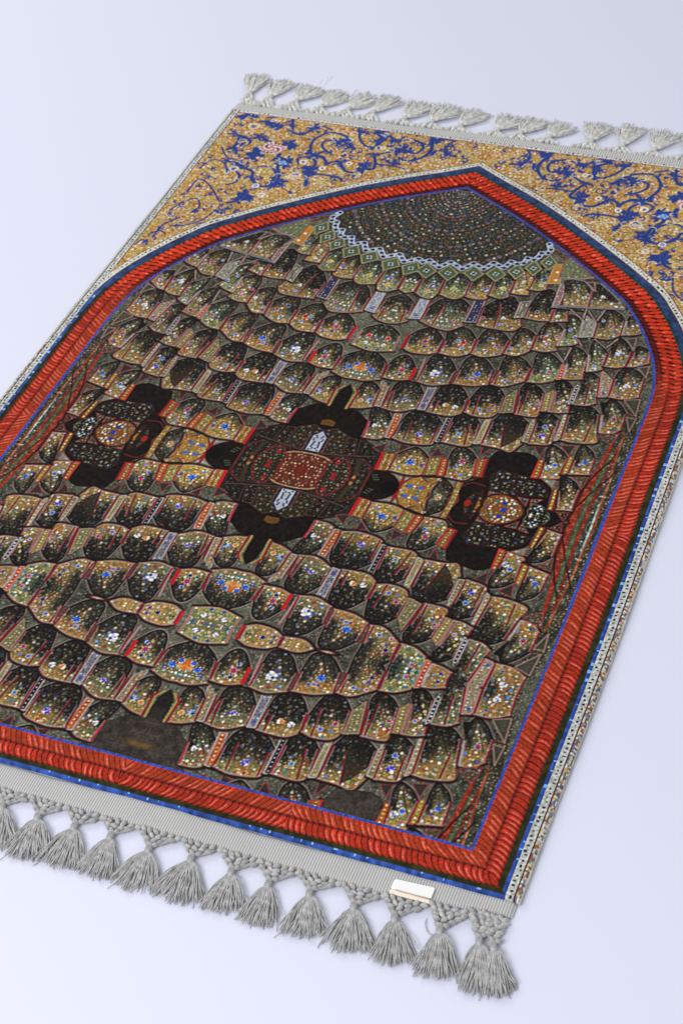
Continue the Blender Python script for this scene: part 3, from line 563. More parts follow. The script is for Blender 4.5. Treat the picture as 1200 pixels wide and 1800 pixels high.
# inner line of the niche border; the right half, run on straight past the axis and past the bottom
CUR = np.array([(.3425, -.1), (.3425, .04), (.3425, .30), (.342, .55), (.3425, .655), (.3395, .712), (.330, .753), (.3165, .786), (.300, .817), (.2863, .838), (.268, .8635), (.24, .889), (.208, .9165), (.145, .966), (.083, 1.010), (0, 1.0595), (-.07, 1.103)])
cur = np.vstack([CUR[:3], catmull(CUR[3:-1], 6), CUR[-1:]])
sgnx = 1
best = np.full(X.shape, 9, np.float32); arc = np.zeros(X.shape, np.float32); side = np.zeros(X.shape, np.float32); acc = 0.0
for (ax, ay), (bx, by) in zip(cur[:-1], cur[1:]):
    dx, dy = bx - ax, by - ay; L = math.hypot(dx, dy)
    t = np.clip(((XR - ax) * dx + (YR - ay) * dy) / (L * L), 0, 1)
    ex = XR - ax - t * dx; ey = YR - ay - t * dy
    d = np.hypot(ex, ey)
    tk = d < best - 1e-7
    cr = dx * ey - dy * ex                       # left of travel = inside
    best = np.where(tk, d, best); arc = np.where(tk, acc + t * L, arc); side = np.where(tk, np.sign(cr), side)
    acc += L
dside = best * -side                             # positive outside
dbot = (.0415 - YR) * 1.157
D = np.maximum(dside, dbot)
onbot = dbot > dside
SPR = .70                                        # above this the border is the arch
archy = smooth(.66, .80, YR)
inner = D < 0
guard = (XR > .3875)
topg = (YR > LEN - .0085)
outer = (D > .0575)
spand = outer & ~guard & ~topg & (YR > .70)
img = np.zeros((NY, hx + 1, 3), np.float32)
# field
t_ = np.abs(YR - YC); t_ = np.where(YR < YC, np.where(t_ > TF, 2 * TF - t_, t_), t_)
def samp(cv, xx, yy):
    small = (cv.img[:cv.h // 2 * 2, :cv.w // 2 * 2].reshape(cv.h // 2, 2, cv.w // 2, 2, 3)).mean((1, 3))
    u = (xx - cv.ox) / (2 * RES) - .5; v = (yy - cv.oy) / (2 * RES) - .5
    u = np.clip(u, 0, small.shape[1] - 1.001); v = np.clip(v, 0, small.shape[0] - 1.001)
    u0 = u.astype(int); v0 = v.astype(int); fu = (u - u0)[..., None]; fv = (v - v0)[..., None]
    return (small[v0, u0] * (1 - fu) + small[v0, u0 + 1] * fu) * (1 - fv) + (small[v0 + 1, u0] * (1 - fu) + small[v0 + 1, u0 + 1] * fu) * fv
fs = samp(F, XR, t_)
hm = Canvas(FW, FH, 0.0, FOY)
hm.fill(P(HC), 1.0); hm.fill(P(HS), 1.0)
hmask = (samp(hm, XR, t_).mean(-1) * (1 - smooth(.14, .19, YR)) * ((XR < .10) | (YR < .075)))[..., None]
nz = vnoise(NY, hx + 1, 9, 71)[..., None]; nz2 = vnoise(NY, hx + 1, 2.5, 72)[..., None]
up = (.45 + .55 * smooth(.115, .07, YR) if False else .62 + .38 * (1 - smooth(.075, .115, YR)))[..., None]
fs = fs * (1 - hmask) + c(60, 53, 48) * (.62 + .40 * nz + .28 * nz2) * up * hmask
gsp = np.exp(-(((XR - .004) / .012) ** 2 + ((YR - .058) / .004) ** 2))[..., None]; fs = fs * (1 - gsp * .6) + c(130, 92, 40) * gsp * .6
img[inner] = fs[inner]
# border layers
n1 = vnoise(NY, hx + 1, 6, 41); n2 = vnoise(NY, hx + 1, 2.2, 42); n3 = vnoise(NY, hx + 1, 22, 43)
Dw = D
bl = (Dw >= 0) & (Dw < .0036)
img[bl] = (c(58, 72, 142) * (.8 + .45 * n2[..., None]))[bl]
# red rope
r0, r1 = .0036, np.where(onbot, .0392, np.where(archy > .5, .0345, .0355))
w = (D - r0) / (r1 - r0)
red = (w >= 0) & (w < 1)
s_al = np.where(onbot, XR, arc)
# chevron turn points: stroke slant flips there
flip = np.where(onbot, np.where(XR < .172, 1, -1), np.where(YR > YC, 1, -1)).astype(np.float32)
flip = np.where(onbot, -flip, flip)
strand = np.where(w < .5, w * 2, w * 2 - 1)
lo_ = w < .5
bend = np.where(lo_, strand ** 1.4 * .0100, (strand - .15) ** 2 * .009 - .002)
bend = np.where(onbot & (np.abs(XR - .345) < .04), bend * 1.6, bend)
per = .0061
ph = (s_al - flip * bend * (1 - archy)) / per + (n3 * .7 + n1 * .10) * (1 - archy)
pf = ph - np.floor(ph)
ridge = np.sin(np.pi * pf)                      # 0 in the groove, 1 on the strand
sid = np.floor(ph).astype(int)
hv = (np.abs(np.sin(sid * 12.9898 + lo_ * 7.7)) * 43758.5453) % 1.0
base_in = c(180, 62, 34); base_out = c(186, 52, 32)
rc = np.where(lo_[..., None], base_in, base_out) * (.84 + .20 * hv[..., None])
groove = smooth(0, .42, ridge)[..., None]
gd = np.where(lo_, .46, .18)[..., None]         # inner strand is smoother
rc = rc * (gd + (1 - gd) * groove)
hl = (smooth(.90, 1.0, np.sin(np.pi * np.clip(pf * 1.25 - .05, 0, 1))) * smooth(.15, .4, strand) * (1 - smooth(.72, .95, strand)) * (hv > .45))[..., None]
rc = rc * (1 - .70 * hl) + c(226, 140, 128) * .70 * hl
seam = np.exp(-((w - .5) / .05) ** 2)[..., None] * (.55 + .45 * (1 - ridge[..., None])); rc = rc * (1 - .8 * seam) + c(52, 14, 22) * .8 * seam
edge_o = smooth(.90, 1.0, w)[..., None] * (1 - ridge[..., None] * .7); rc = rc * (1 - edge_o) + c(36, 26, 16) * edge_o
# on the arch: three rows of knots, the inner one deep crimson
row3 = np.where(w < .24, 0, np.where(w < .61, 1, 2)); rw = np.where(w < .24, w / .24, np.where(w < .61, (w - .24) / .37, (w - .61) / .39))
ph3 = arc / .0074 + row3 * .5 + (rw - .5) * .42 + .10 * np.sin(arc * 310) + (n1 - .5) * .25; pf3 = ph3 - np.floor(ph3)
sid3 = np.floor(ph3) + row3 * 131
hv3 = (np.abs(np.sin(sid3 * 3.77)) * 4375.85) % 1.0
rg3 = np.sin(np.pi * pf3); eg3 = np.abs(rw - .52) * 2
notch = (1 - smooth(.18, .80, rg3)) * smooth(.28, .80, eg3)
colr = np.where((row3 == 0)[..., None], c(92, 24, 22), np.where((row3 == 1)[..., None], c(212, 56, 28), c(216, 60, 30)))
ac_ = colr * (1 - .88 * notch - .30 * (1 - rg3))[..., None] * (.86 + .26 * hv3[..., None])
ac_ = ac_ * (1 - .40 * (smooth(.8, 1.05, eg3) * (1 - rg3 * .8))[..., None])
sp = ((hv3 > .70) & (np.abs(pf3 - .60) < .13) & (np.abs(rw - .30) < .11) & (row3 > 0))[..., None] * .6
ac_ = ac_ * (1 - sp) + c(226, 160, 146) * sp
am = archy[..., None]
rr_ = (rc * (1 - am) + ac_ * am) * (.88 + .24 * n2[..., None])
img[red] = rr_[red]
dk1 = np.where(onbot, .0405, .0405)
g_ = (D >= r1) & (D < np.where(onbot, .0446, np.where(archy > .5, .0385, .0412)))
gc = c(46, 46, 24) * (1 - am) + c(30, 62, 64) * am
img[g_] = (gc * (.75 + .5 * n1[..., None]))[g_]
b2 = (D >= np.where(onbot, .0446, np.where(archy > .5, .0385, .0412))) & (D < np.where(onbot, .06, .0470))
bc = (c(50, 78, 146) * (1 - am) + c(46, 64, 104) * am) * (.75 + .5 * n1[..., None])
cell_id = np.floor(s_al / .0105); th_ = (np.abs(np.sin(cell_id * 5.13)) * 999.7) % 1; tick = (th_ > .45) & (np.abs(((s_al / .0105) % 1) - .2 - .5 * th_) < .07 + .12 * th_ * (th_ > .8)) & (np.abs((D - .044) / .003 + th_ - .7) < .6)
bc = np.where((tick & (archy < .5))[..., None], c(130, 170, 210), bc)
img[b2] = bc[b2]
m1 = (D >= .0470) & (D < .0484) & ~onbot; img[m1] = c(104, 44, 44)
wd = (D >= .0484) & (D < .0560) & ~onbot
def beads(along, across, per, seed):
    p_ = along / per; k = np.floor(p_); f = p_ - k
    jx = (np.abs(np.sin(k * 17.17 + seed)) * 431.3) % 1.0
    return (np.abs(f - .5 + (jx - .5) * .3) < .12 + .14 * jx) & (np.abs(across - .5 + ((jx * 7.3) % 1 - .5) * .4) < .10 + .13 * ((jx * 3.7) % 1))
wcol = c(206, 204, 192) * (.86 + .25 * n2[..., None])
bd = beads(arc, (D - .0484) / .0076, .0058, 1.0)[..., None]
wcol_a = np.where(bd, c(44, 42, 48), wcol)
img[wd] = wcol_a[wd]
m2 = (D >= .0560) & (D < .0575); img[m2] = c(120, 48, 34)
ss = samp(S, XR, YR); img[spand] = ss[spand]
gap = outer & ~spand; img[gap] = c(180, 170, 150)
# side guard
ga = (XR - .3875) / (.0075)
gm = guard & (XR < .395)
gcol = np.where(beads(YR, ga, .0056, 5.0)[..., None], c(66, 68, 74), c(188, 190, 184) * (.80 + .34 * n2[..., None])); img[gm] = gcol[gm]
gm = guard & (XR >= .395) & (XR < .3962); img[gm] = c(108, 40, 46)
gm = guard & (XR >= .3962)
pal = np.array([c(196, 186, 168), c(120, 140, 170), c(190, 160, 110), c(96, 116, 150), c(206, 196, 176), c(150, 90, 60), c(214, 208, 196), c(120, 120, 90)])
ki = np.random.default_rng(9).integers(0, 8, (NY // 3 + 2, (hx + 1) // 2 + 2)); kk = ki[(np.arange(NY) // 3)][:, (np.arange(hx + 1) // 2)]
kcol = pal[kk]; img[gm] = kcol[gm]
gm = guard & (XR >= .3962) & (YR > .62)
tk_ = (((YR / .0032) % 1) < .38)[..., None]; tcol = np.where(tk_, c(120, 118, 112), c(212, 210, 202)); img[gm] = tcol[gm]
# top guard
tg = topg & ~(XR > .395)
ta = (YR - (LEN - .0085)) / .0085
tcol = np.where(beads(XR, ta * 1.1, .0066, 9.0)[..., None], c(52, 52, 62), c(206, 204, 198) * (.86 + .25 * n2[..., None])); img[tg] = tcol[tg]
ml = (YR > LEN - .0100) & (YR <= LEN - .0085) & (XR < .386); img[ml] = c(140, 60, 40)
wl = (XR > .386) & (XR < .3875) & (YR > .78); img[wl] = c(130, 50, 36)
# unfold to the full width; the left half mirrors the right
img = np.clip(img, 0, 1)
fullimg = np.concatenate([img[:, :0:-1], img], 1)
fD = np.concatenate([D[:, :0:-1], D], 1)
yg = np.broadcast_to(ys[:, None], fullimg.shape[:2])
def blur(a, r):
    k = np.ones(2 * r + 1) / (2 * r + 1)
    for ax_ in (0, 1):
        p_ = np.pad(a, [(r, r) if i == ax_ else (0, 0) for i in range(3)], mode='edge'); cs = np.cumsum(p_, ax_, dtype=np.float64)
        cs = np.concatenate([np.zeros_like(np.take(cs, [0], ax_)), cs], ax_); n_ = a.shape[ax_]
        a = ((np.take(cs, np.arange(n_) + 2 * r + 1, ax_) - np.take(cs, np.arange(n_), ax_)) / (2 * r + 1)).astype(np.float32)
    return a
crisp = np.where((fD < 0)[..., None], .75, np.where((fD > .0575)[..., None], .40, .35))
fullimg = np.clip(fullimg + crisp * (fullimg - blur(fullimg, 3)), .035, 1)
fullimg *= (.93 + .12 * vnoise(NY, NX, 1.5, 51)[..., None]) * (.95 + .1 * vnoise(NY, NX, 90, 52)[..., None])
lin = np.where(fullimg <= .04045, fullimg / 12.92, ((np.clip(fullimg, 0, 1) + .055) / 1.055) ** 2.4)

# ================================================================== materials
def mat(name, base, rough=.8, sheen=0.0):
    m = bpy.data.materials.new(name); m.use_nodes = True
    b = m.node_tree.nodes['Principled BSDF']
    b.inputs['Base Color'].default_value = (*base, 1); b.inputs['Roughness'].default_value = rough
    b.inputs['Specular IOR Level'].default_value = .25
    if sheen: b.inputs['Sheen Weight'].default_value = sheen; b.inputs['Sheen Roughness'].default_value = .5
    return m, m.node_tree, b
pile_m, nt, b = mat('woven_pile', (.3, .2, .1), .85, .0)
at = nt.nodes.new('ShaderNodeAttribute'); at.attribute_name = 'weave'
bc_ = nt.nodes.new('ShaderNodeBrightContrast'); bc_.inputs['Bright'].default_value = 0.0; bc_.inputs['Contrast'].default_value = 0.0
nt.links.new(at.outputs['Color'], bc_.inputs['Color']); nt.links.new(bc_.outputs['Color'], b.inputs['Base Color'])
b.inputs['Specular IOR Level'].default_value = .12
def noise_bump(nt, b, scale, dist, strength=.6):
    tc = nt.nodes.new('ShaderNodeTexCoord'); n = nt.nodes.new('ShaderNodeTexNoise'); n.inputs['Scale'].default_value = scale; n.inputs['Detail'].default_value = 3
    bp = nt.nodes.new('ShaderNodeBump'); bp.inputs['Strength'].default_value = strength; bp.inputs['Distance'].default_value = dist
    nt.links.new(tc.outputs['Object'], n.inputs['Vector']); nt.links.new(n.outputs['Fac'], bp.inputs['Height']); nt.links.new(bp.outputs['Normal'], b.inputs['Normal'])
    return tc, n
noise_bump(nt, b, 900, .0006, .5)
def yarn(name, colr, var=.19):  # tone varies at random; wider spread puts shade of strand gaps into the colour
    m, nt, b = mat(name, colr, .75, .15)
    tc, n = noise_bump(nt, b, 1400, .0004, .6)
    n2_ = nt.nodes.new('ShaderNodeTexNoise'); n2_.inputs['Scale'].default_value = 160; n2_.inputs['Detail'].default_value = 4
    nt.links.new(tc.outputs['Object'], n2_.inputs['Vector'])
    rp = nt.nodes.new('ShaderNodeValToRGB'); k0 = 1 - var * 2; k1 = 1 + var * 1.2
    rp.color_ramp.elements[0].position = .3; rp.color_ramp.elements[1].position = .72
    rp.color_ramp.elements[0].color = (*[v * k0 for v in colr], 1); rp.color_ramp.elements[1].color = (*[min(v * k1, .95) for v in colr], 1)
    nt.links.new(n2_.outputs['Fac'], rp.inputs['Fac']); nt.links.new(rp.outputs['Color'], b.inputs['Base Color'])
    return m
grey_m = yarn('grey_cotton_yarn', (.49, .48, .468)); pale_m = yarn('pale_cotton_yarn', (.73, .72, .68))
cord_m = yarn('overcast_edge_yarn', (.60, .55, .48), .22)
def web(name, colr, per, dark):
    m, nt, b = mat(name, colr, .85, .1)
    tc = nt.nodes.new('ShaderNodeTexCoord')
    wv = nt.nodes.new('ShaderNodeTexWave'); wv.wave_type = 'BANDS'; wv.bands_direction = 'X'; wv.inputs['Scale'].default_value = 2 * math.pi / per / 20; wv.inputs['Distortion'].default_value = .6; wv.inputs['Detail'].default_value = 1; wv.inputs['Detail Scale'].default_value = 30
    nt.links.new(tc.outputs['Object'], wv.inputs['Vector'])
    w2 = nt.nodes.new('ShaderNodeTexWave'); w2.wave_type = 'BANDS'; w2.bands_direction = 'Y'; w2.inputs['Scale'].default_value = 2 * math.pi / .0016 / 20; w2.inputs['Distortion'].default_value = 1.5
    nt.links.new(tc.outputs['Object'], w2.inputs['Vector'])
    mx = nt.nodes.new('ShaderNodeMath'); mx.operation = 'MULTIPLY_ADD'; mx.inputs[1].default_value = .18
    nt.links.new(w2.outputs['Fac'], mx.inputs[0]); nt.links.new(wv.outputs['Fac'], mx.inputs[2])
    rp = nt.nodes.new('ShaderNodeValToRGB'); rp.color_ramp.elements[0].color = (*[v * dark for v in colr], 1); rp.color_ramp.elements[1].color = (*colr, 1)
    rp.color_ramp.elements[0].position = .1; rp.color_ramp.elements[1].position = .8
    nt.links.new(mx.outputs[0], rp.inputs['Fac']); nt.links.new(rp.outputs['Color'], b.inputs['Base Color'])
    bp = nt.nodes.new('ShaderNodeBump'); bp.inputs['Strength'].default_value = .7; bp.inputs['Distance'].default_value = .0008
    nt.links.new(mx.outputs[0], bp.inputs['Height']); nt.links.new(bp.outputs['Normal'], b.inputs['Normal'])
    return m
web_grey = web('grey_woven_webbing', (.62, .61, .59), .0026, .58); web_pale = web('pale_woven_webbing', (.70, .69, .66), .0034, .45)
tag_m, nt, b = mat('white_satin', (.93, .92, .90), .25); b.inputs['Specular IOR Level'].default_value = .6; b.inputs['Sheen Weight'].default_value = .3
fold_m, nt, b = mat('cream_satin', (.92, .82, .68), .3)
thread_m, nt, b = mat('tan_stitching', (.62, .42, .26), .7)
tab_m, nt, b = mat('white_tabletop', (.745, .765, .905), .55)
tc = nt.nodes.new('ShaderNodeTexCoord'); n = nt.nodes.new('ShaderNodeTexNoise'); n.inputs['Scale'].default_value = 1.1; n.inputs['Detail'].default_value = 2
rp = nt.nodes.new('ShaderNodeValToRGB'); rp.color_ramp.elements[0].color = (.735, .755, .880, 1); rp.color_ramp.elements[1].color = (.755, .772, .895, 1)
nt.links.new(tc.outputs['Object'], n.inputs['Vector']); nt.links.new(n.outputs['Fac'], rp.inputs['Fac']); nt.links.new(rp.outputs['Color'], b.inputs['Base Color'])

# ================================================================== objects
def link_mesh(name, V, Fc, m, parent=None, smoothf=True):
    me = bpy.data.meshes.new(name); me.from_pydata([tuple(v) for v in V], [], [tuple(f) for f in Fc]); me.update()
    if smoothf: me.polygons.foreach_set('use_smooth', [True] * len(me.polygons))
    me.materials.append(m)
    o = bpy.data.objects.new(name, me); COL.objects.link(o)
    if parent: o.parent = parent
    return o
def np_mesh(name, V, Q, colr, m, parent):
    me = bpy.data.meshes.new(name)
    me.vertices.add(len(V)); me.vertices.foreach_set('co', V.astype(np.float32).ravel())
    me.loops.add(Q.size); me.polygons.add(len(Q))
    me.loops.foreach_set('vertex_index', Q.astype(np.int32).ravel())
    me.polygons.foreach_set('loop_start', np.arange(0, Q.size, 4, dtype=np.int32)); me.polygons.foreach_set('loop_total', np.full(len(Q), 4, np.int32))
    me.polygons.foreach_set('use_smooth', np.ones(len(Q), bool))
    me.update(calc_edges=True)
    at = me.color_attributes.new('weave', 'FLOAT_COLOR', 'POINT')
    at.data.foreach_set('color', np.c_[colr, np.ones(len(colr))].astype(np.float32).ravel())
    me.materials.append(m); o = bpy.data.objects.new(name, me); COL.objects.link(o); o.parent = parent
    return o
# surface
tv, tf = [], []
link = link_mesh('tabletop', [(-4, -3, 0), (4, -3, 0), (4, 6, 0), (-4, 6, 0)], [(0, 1, 2, 3)], tab_m, None, False)
link['kind'] = 'structure'; link['label'] = 'seamless white surface under the rug'

rug = bpy.data.objects.new('prayer_rug', None); COL.objects.link(rug); rug.location = (0, 0, 0)
rug['label'] = 'woven prayer rug with vaulted niche design, red rope border and grey tassels'; rug['category'] = 'rug'

# pile height: a few millimetres, softly uneven, rounded off at the rim
H0 = .0075
gx = np.concatenate([-xs[:0:-1], xs]); GX, GY = np.meshgrid(gx, ys)
zz = H0 + .0011 * (vnoise(NY, NX, 260, 61) - .5) * 2 + .00045 * (vnoise(NY, NX, 40, 62) - .5) + .00022 * (vnoise(NY, NX, 1.6, 63) - .5)
rim = np.minimum.reduce([HW + .001 - np.abs(GX), GY + .0, LEN - GY])
zz = zz - .0030 * (1 - smooth(0, .004, rim)) - .0022 * (rim < ST * .6)
warp = 1 + .0065 * np.where(GX > 0, np.exp(-((GY - .30) / .22) ** 2), np.exp(-((GY - .66) / .22) ** 2)) * np.abs(GX) / HW
PX = GX * warp
def edge_x(y, sgn):
    return sgn * HW * (1 + .0065 * (math.exp(-((y - .30) / .22) ** 2) if sgn > 0 else math.exp(-((y - .66) / .22) ** 2)))
Vall = np.stack([PX, GY, zz], -1).reshape(-1, 3); Call = lin.reshape(-1, 3)
iy, ix = np.meshgrid(np.arange(NY - 1), np.arange(NX - 1), indexing='ij')
v00 = iy * NX + ix; Qall = np.stack([v00, v00 + 1, v00 + NX + 1, v00 + NX], -1).reshape(-1, 4)
Dc = (fD[:-1, :-1] + fD[1:, 1:]) / 2
xc = np.abs((GX[:-1, :-1] + GX[1:, 1:]) / 2); yc_ = (GY[:-1, :-1] + GY[1:, 1:]) / 2
region = np.zeros(Dc.shape, np.int8)                       # 0 field
region[Dc >= 0] = 1                                        # border
region[(Dc >= .0575) & (yc_ > .70)] = 2                    # spandrel
region[(xc > .3868) | (yc_ > LEN - .0100)] = 3             # guard stripe
region = region.ravel()
for k, nm in enumerate(('niche_field', 'rope_border', 'spandrel', 'guard_stripe')):
    Q = Qall[region == k]; u, invx = np.unique(Q, return_inverse=True)
    np_mesh(nm, Vall[u], invx.reshape(Q.shape), Call[u], pile_m, rug)

def tube(V, Fc, pts, rad, n=6, caps=True):
    pts = [Vector(p) for p in pts]; base = len(V); up = Vector((0, 0, 1))
    for i, p in enumerate(pts):
        d = (pts[min(i + 1, len(pts) - 1)] - pts[max(i - 1, 0)]).normalized()
        s = d.cross(up); s = s.normalized() if s.length > 1e-5 else Vector((1, 0, 0)); t = s.cross(d)
        r = rad[i] if isinstance(rad, (list, tuple)) else rad
        for k in range(n):
            a = 2 * math.pi * k / n; V.append(p + (s * math.cos(a) + t * math.sin(a)) * r)
    for i in range(len(pts) - 1):
        for k in range(n):
            a = base + i * n + k; b2_ = base + i * n + (k + 1) % n
            Fc.append((a, b2_, b2_ + n, a + n))
    if caps:
        Fc.append(tuple(base + k for k in range(n))[::-1]); Fc.append(tuple(base + (len(pts) - 1) * n + k for k in range(n)))
def bead(V, Fc, p, rx, ry, rz, ang, nu=8, nv=6):
    base = len(V); ca, sa = math.cos(ang), math.sin(ang)
    for j in range(nv + 1):
        ph_ = math.pi * j / nv
        for i in range(nu):
            a = 2 * math.pi * i / nu
            x, y, z = rx * math.sin(ph_) * math.cos(a), ry * math.sin(ph_) * math.sin(a), rz * math.cos(ph_)
            V.append((p[0] + ca * x - sa * y, p[1] + sa * x + ca * y, p[2] + z))
    for j in range(nv):
        for i in range(nu):
            a = base + j * nu + i; b2_ = base + j * nu + (i + 1) % nu
            Fc.append((a, a + nu, b2_ + nu, b2_))
# overcast cords along both sides
for sgn in (-1, 1):
    V, Fc = [], []; pts, rad = [], []
    for i in range(900):
        y = -.001 + (LEN + .002) * i / 899
        pts.append((edge_x(y, sgn) + sgn * .0000, y, .0032 + .0004 * math.sin(i * .05))); rad.append(.0013 + .0003 * (i % 2) + random.uniform(-.0001, .0001))
    tube(V, Fc, pts, rad, 8); link_mesh('selvedge_cord', V, Fc, cord_m, rug)
# woven webbing at both ends
def webbing(y0, y1, m, xl, xr, wob):
    nx, ny = 240, 9; V, Fc = [], []
    for j in range(ny):
        for i in range(nx):
            x = xl + (xr - xl) * i / (nx - 1); t = j / (ny - 1); yy0 = y0 + (.012 * float(smooth(.27, .40, np.float64(x))) if y0 < 0 else 0); y = yy0 + (y1 - yy0) * t
            z = .0040 + .0005 * math.sin(x * 31 + wob) + .0003 * math.sin(x * 117 + y * 60) - (.0022 if j in (0, ny - 1) else 0) - (.0028 if i in (0, nx - 1) else 0)
            V.append((x, y + .0012 * math.sin(x * 23 + wob) * t, z))
    for j in range(ny - 1):
        for i in range(nx - 1):
            a = j * nx + i; Fc.append((a, a + 1, a + nx + 1, a + nx))
    return link_mesh('end_webbing', V, Fc, m, rug)
def skew(V0):  return V0
webbing(-.0275, .0008, web_grey, -.4000, .3995, 0.4)
webbing(LEN - .0008, LEN + .0195, web_pale, -.4015, .4000, 2.0)

# tassels -------------------------------------------------------------------
def tassel(neck, tip, yb, m, sgn, spread, nstr, seed, thick=.00062):
    r = random.Random(seed)
    root = bpy.data.objects.new('tassel', None); COL.objects.link(root); root.parent = rug; root.location = (neck[0], neck[1], 0)
    dx, dy = tip[0] - neck[0], tip[1] - neck[1]; Ln = math.hypot(dx, dy); u = Vector((dx / Ln, dy / Ln, 0)); s = Vector((-u.y, u.x, 0))
    # knotted net between webbing and neck
    V, Fc = [], []
    dyb = yb - neck[1]
    ady = abs(dyb); rows = max(3, int(round(ady / .0046)))
    for j in range(rows):
        f = (j + .15) / rows; n_ = max(1, int(round(6 - 5 * f)))
        for k in range(n_):
            kx = (k - (n_ - 1) / 2) * .0074 * (1 - .15 * f) + .0035 * (1 - f) * (-sgn) + r.uniform(-.0012, .0012)
            if not -.399 < neck[0] + kx < .398: continue
            bead(V, Fc, (kx, dyb + sgn * ady * f + sgn * .0012 + r.uniform(-.0007, .0007), .0037 + r.uniform(-.0004, .0006)), .0040, .0024, .0028, (-1 if kx < 0 else 1) * sgn * r.uniform(-1.0, -.2))
    for sg in (-1, 1):
        for j in range(2):
            x0 = (.0200 if sg * -sgn > 0 else .0150) * sg - sg * j * .003
            x0 = min(max(neck[0] + x0, -.398), .397) - neck[0]
            tube(V, Fc, [(x0, dyb + sgn * .001, .003), (x0 * .80, dyb + sgn * (ady * .38 + .001 * j), .0042), (x0 * .42, dyb + sgn * ady * .78, .0042), (0, -sgn * .0005, .0042)], .0010, 6)
    link_mesh('knotted_net', V, Fc, m, root)
    V, Fc = [], []
    for k in range(5):
        p0 = u * (-.001 + .0022 * k)
        ring_r = .0036 - .00025 * abs(k - 2)
        n = 12; base = len(V)
        tube(V, Fc, [(p0 - u * .0013) + Vector((0, 0, .0046)), p0 + Vector((0, 0, .0046)), (p0 + u * .0013) + Vector((0, 0, .0046))], [ring_r * .82, ring_r, ring_r * .82], 10)
    link_mesh('neck_binding', V, Fc, m, root)
    V, Fc = [], []
    for i in range(nstr):
        a = r.uniform(-1, 1); a = a * (.75 + .25 * abs(a))
        ln = Ln * r.uniform(.80, 1.10) * (1 - .10 * a * a)
        lift = r.random()
        wig = r.uniform(-1, 1) * .004; wig2 = r.uniform(-1, 1) * .002
        pts, rad = [], []
        for j in range(9):
            t = j / 8
            lat = a * spread * (t ** .62) + wig * t * t + wig2 * math.sin(t * 5 + i)
            if r.random() < .0: lat += 0
            z = .0046 + (lift - .35) * .0045 * math.sin(min(t * 1.4, 1) * math.pi * .62) * (1 - t * .3) - .0030 * t * (1 - lift * .6)
            p_ = u * (.006 + (ln - .006) * t) + s * (lat + (lift - .5) * .002 * (1 - t)); pts.append((p_.x, p_.y, max(z, .0008))); rad.append(thick * (1.0 if j < 8 else .55))
        tube(V, Fc, pts, rad, 5)
    for i in range(1):                                            # a stray end or two
        a = r.choice((-1, 1)) * r.uniform(.85, 1.2); pts = []
        for j in range(8):
            t = j / 7; p_ = u * (.006 + Ln * .95 * t) + s * (a * spread * t + .004 * math.sin(t * 4 + i)); pts.append((p_.x, p_.y, .0012 + .004 * (1 - t)))
        tube(V, Fc, pts, thick * .6, 4)
    link_mesh('strands', V, Fc, m, root)
BN = [(-.0956, -.0441), (-.0565, -.0443), (-.0172, -.0435), (.0206, -.0428), (.0612, -.0450), (.1035, -.0428), (.1442, -.0448), (.1819, -.0462), (.2206, -.0440), (.2631, -.0447), (.3012, -.0447), (.343, -.0438), (.3789, -.0440), (.3915, -.0455)]
BT = [(-.0773, -.0905), (-.0446, -.0914), (-.0119, -.0908), (.026, -.0898), (.0674, -.0912), (.1074, -.091), (.154, -.0884), (.1883, -.0908), (.2311, -.089), (.2754, -.0902), (.3162, -.0898), (.3555, -.0914), (.3931, -.0933), (.4121, -.0899)]
for i, (n_, t_2) in enumerate(zip(BN, BT)):
    tassel(n_, t_2, -.0275 + .010 * float(smooth(.27, .40, np.float64(n_[0]))), grey_m, -1, [.019, .020, .021, .019, .021, .022, .019, .017, .018, .021, .018, .017, .017, .012][i] * 1.12, 130, 100 + i, .00064)
TN = [(-.3933, 1.2270), (-.3593, 1.2240), (-.3174, 1.2225), (-.2753, 1.2158), (-.2345, 1.2187), (-.1962, 1.2179), (-.1455, 1.2115), (-.104, 1.2123), (-.061, 1.2113), (-.0065, 1.2117), (.0268, 1.2118), (.069, 1.211), (.1286, 1.214), (.1735, 1.2131), (.2174, 1.2117), (.2600, 1.2120)]
TT = [(-.405, 1.286), (-.358, 1.276), (-.306, 1.270), (-.262, 1.264), (-.217, 1.268), (-.178, 1.268), (-.133, 1.263), (-.092, 1.264), (-.046, 1.258), (.007, 1.256), (.042, 1.256), (.082, 1.254), (.130, 1.264), (.175, 1.270), (.224, 1.266), (.265, 1.268)]
for i, (n_, t_2) in enumerate(zip(TN, TT)):
    tassel(n_, t_2, LEN + .0180, pale_m, 1, .021 + .005 * ((i * 37) % 5) / 5, 72, 300 + i, .00095)

# sewn label folded over the webbing
lab = bpy.data.objects.new('sewn_label', None); COL.objects.link(lab); lab.parent = rug; lab.location = (.308, -.0170, 0)
def slab(name, pts, z0, z1, m, parent, rnd=.0022):
    out = []
    n = len(pts)
    for i in range(n):
        p0 = Vector(pts[i - 1]); p1 = Vector(pts[i]); p2 = Vector(pts[(i + 1) % n])
        a = p1 + (p0 - p1).normalized() * rnd; b_ = p1 + (p2 - p1).normalized() * rnd
        for t in (0, .33, .67, 1): out.append((a.lerp(p1, t)).lerp(p1.lerp(b_, t), t))
    V = [(p.x, p.y, z0) for p in out] + [(p.x, p.y, z1 - .0003) for p in out] + [(p.x * .97, p.y * .93, z1) for p in out]
    k = len(out); Fc = []
    for lv in (0, 1):
        for i in range(k): j = (i + 1) % k; Fc.append((lv * k + i, lv * k + j, (lv + 1) * k + j, (lv + 1) * k + i))
    Fc.append(tuple(2 * k + i for i in range(k)))
    return link_mesh(name, V, Fc, m, parent, False)
slab('label_face', [(-.0195, -.0038), (.0185, -.0035), (.0185, .0092), (-.0190, .0070)], .0046, .0055, tag_m, lab)
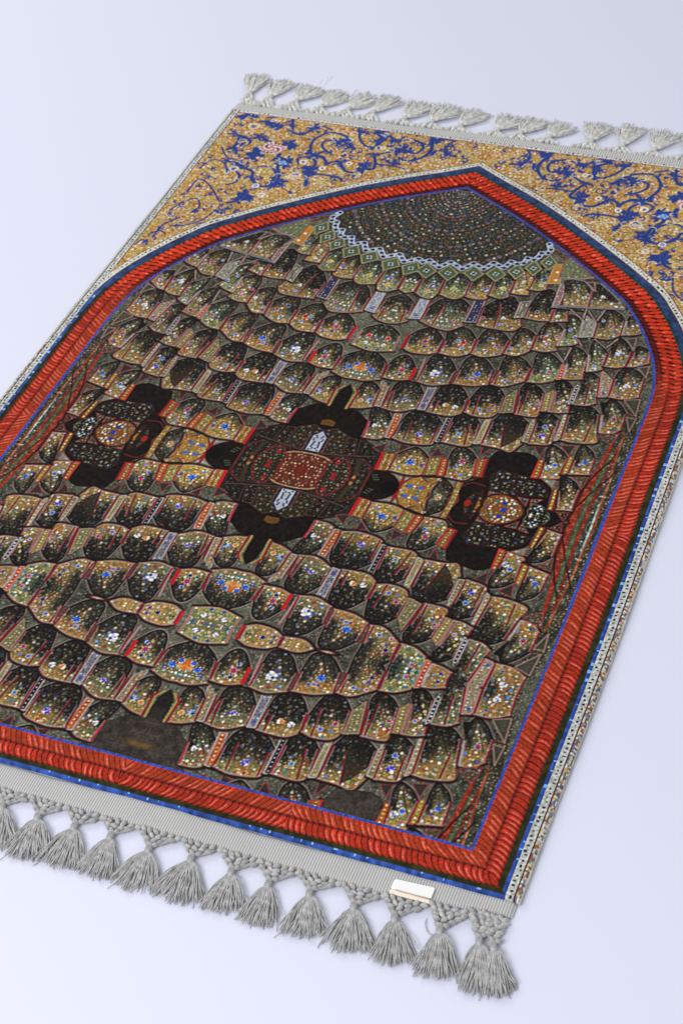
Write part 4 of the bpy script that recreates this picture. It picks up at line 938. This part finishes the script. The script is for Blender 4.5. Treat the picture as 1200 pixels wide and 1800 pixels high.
slab('label_fold', [(-.0190, -.0088), (.0205, -.0082), (.0203, -.0046), (-.0195, -.0046)], .0045, .0051, fold_m, lab, .0010)
V, Fc = [], []; tube(V, Fc, [(-.014, -.0041, .0060), (0, -.0044, .0061), (.018, -.0040, .0060)], .00035, 5); link_mesh('label_stitching', V, Fc, thread_m, lab)
# stray loop of yarn hanging off the net near the corner
V, Fc = [], []; lp = [inv([p_])[0] for p_ in ((749, 1610), (747, 1622), (752, 1636), (764, 1640), (772, 1636))]
tube(V, Fc, [(p_[0], p_[1], .0014) for p_ in catmull(np.array(lp), 6)], .0004, 5); link_mesh('loose_loop', V, Fc, grey_m, rug)
# thin white threads lying on the table behind the top tassels
thr_m, nt, b = mat('white_thread', (.93, .93, .95), .5)
V, Fc = [], []
for a_, b_2 in (((558, 153), (584, 130)), ((566, 147), (576, 129)), ((552, 150), (566, 136))):
    q_ = inv([a_, b_2]); mid = (q_[0] + q_[1]) / 2 + np.array([.002, .0]); tube(V, Fc, [(q_[0][0], q_[0][1], .0002), (mid[0], mid[1], .0002), (q_[1][0], q_[1][1], .0002)], .0004, 6)
th = link_mesh('loose_thread', V, Fc, thr_m); th['label'] = 'wisp of thin white threads lying behind the upper tassels'; th['category'] = 'thread'

# ================================================================== camera
Rcv = np.array([[0.92772288, 0.36319047, -0.08615642], [0.19091134, -0.66001965, -0.7265858], [-0.32075397, 0.65762203, -0.68165252]])
loc = np.array([0.68463476, -0.84114918, 1.30976248 + .0046])
Rb = (np.diag([1, -1, -1]) @ Rcv).T
M = Matrix.Identity(4)
for i in range(3):
    for j in range(3): M[i][j] = Rb[i, j]
    M[i][3] = loc[i]
cd = bpy.data.cameras.new('camera'); cam = bpy.data.objects.new('camera', cd); COL.objects.link(cam); cam.matrix_world = M
cd.sensor_fit = 'VERTICAL'; cd.sensor_height = 36; cd.sensor_width = 24; cd.lens = 3085.302 / 1800 * 36
cd.clip_start = .05; cd.clip_end = 50
cd.dof.use_dof = True; cd.dof.focus_distance = 1.78; cd.dof.aperture_fstop = 12.0
SC.camera = cam

# ================================================================== light
wd_ = bpy.data.worlds.new('World'); SC.world = wd_; wd_.use_nodes = True
bg = wd_.node_tree.nodes['Background']; bg.inputs['Color'].default_value = (.95, .965, 1, 1); bg.inputs['Strength'].default_value = .60
def area(name, loc, target, size, power, colr=(1, 1, 1)):
    l = bpy.data.lights.new(name, 'AREA'); l.shape = 'RECTANGLE'; l.size, l.size_y = size; l.energy = power; l.color = colr
    o = bpy.data.objects.new(name, l); COL.objects.link(o); o.location = loc
    o.rotation_euler = (Vector(target) - Vector(loc)).to_track_quat('-Z', 'Y').to_euler(); return o
area('softbox_lamp', (-2.2, 1.5, 1.9), (.2, .8, 0), (1.0, 1.2), 25, (1, .99, .98))
area('front_softbox_lamp', (-.5, -1.7, 1.9), (-.1, -.1, 0), (1.4, 1.2), 40, (.97, .98, 1))
SC.view_settings.view_transform = 'Standard'; SC.view_settings.look = 'None'; SC.view_settings.exposure = 0; SC.view_settings.gamma = 1
SC.view_settings.use_curve_mapping = False
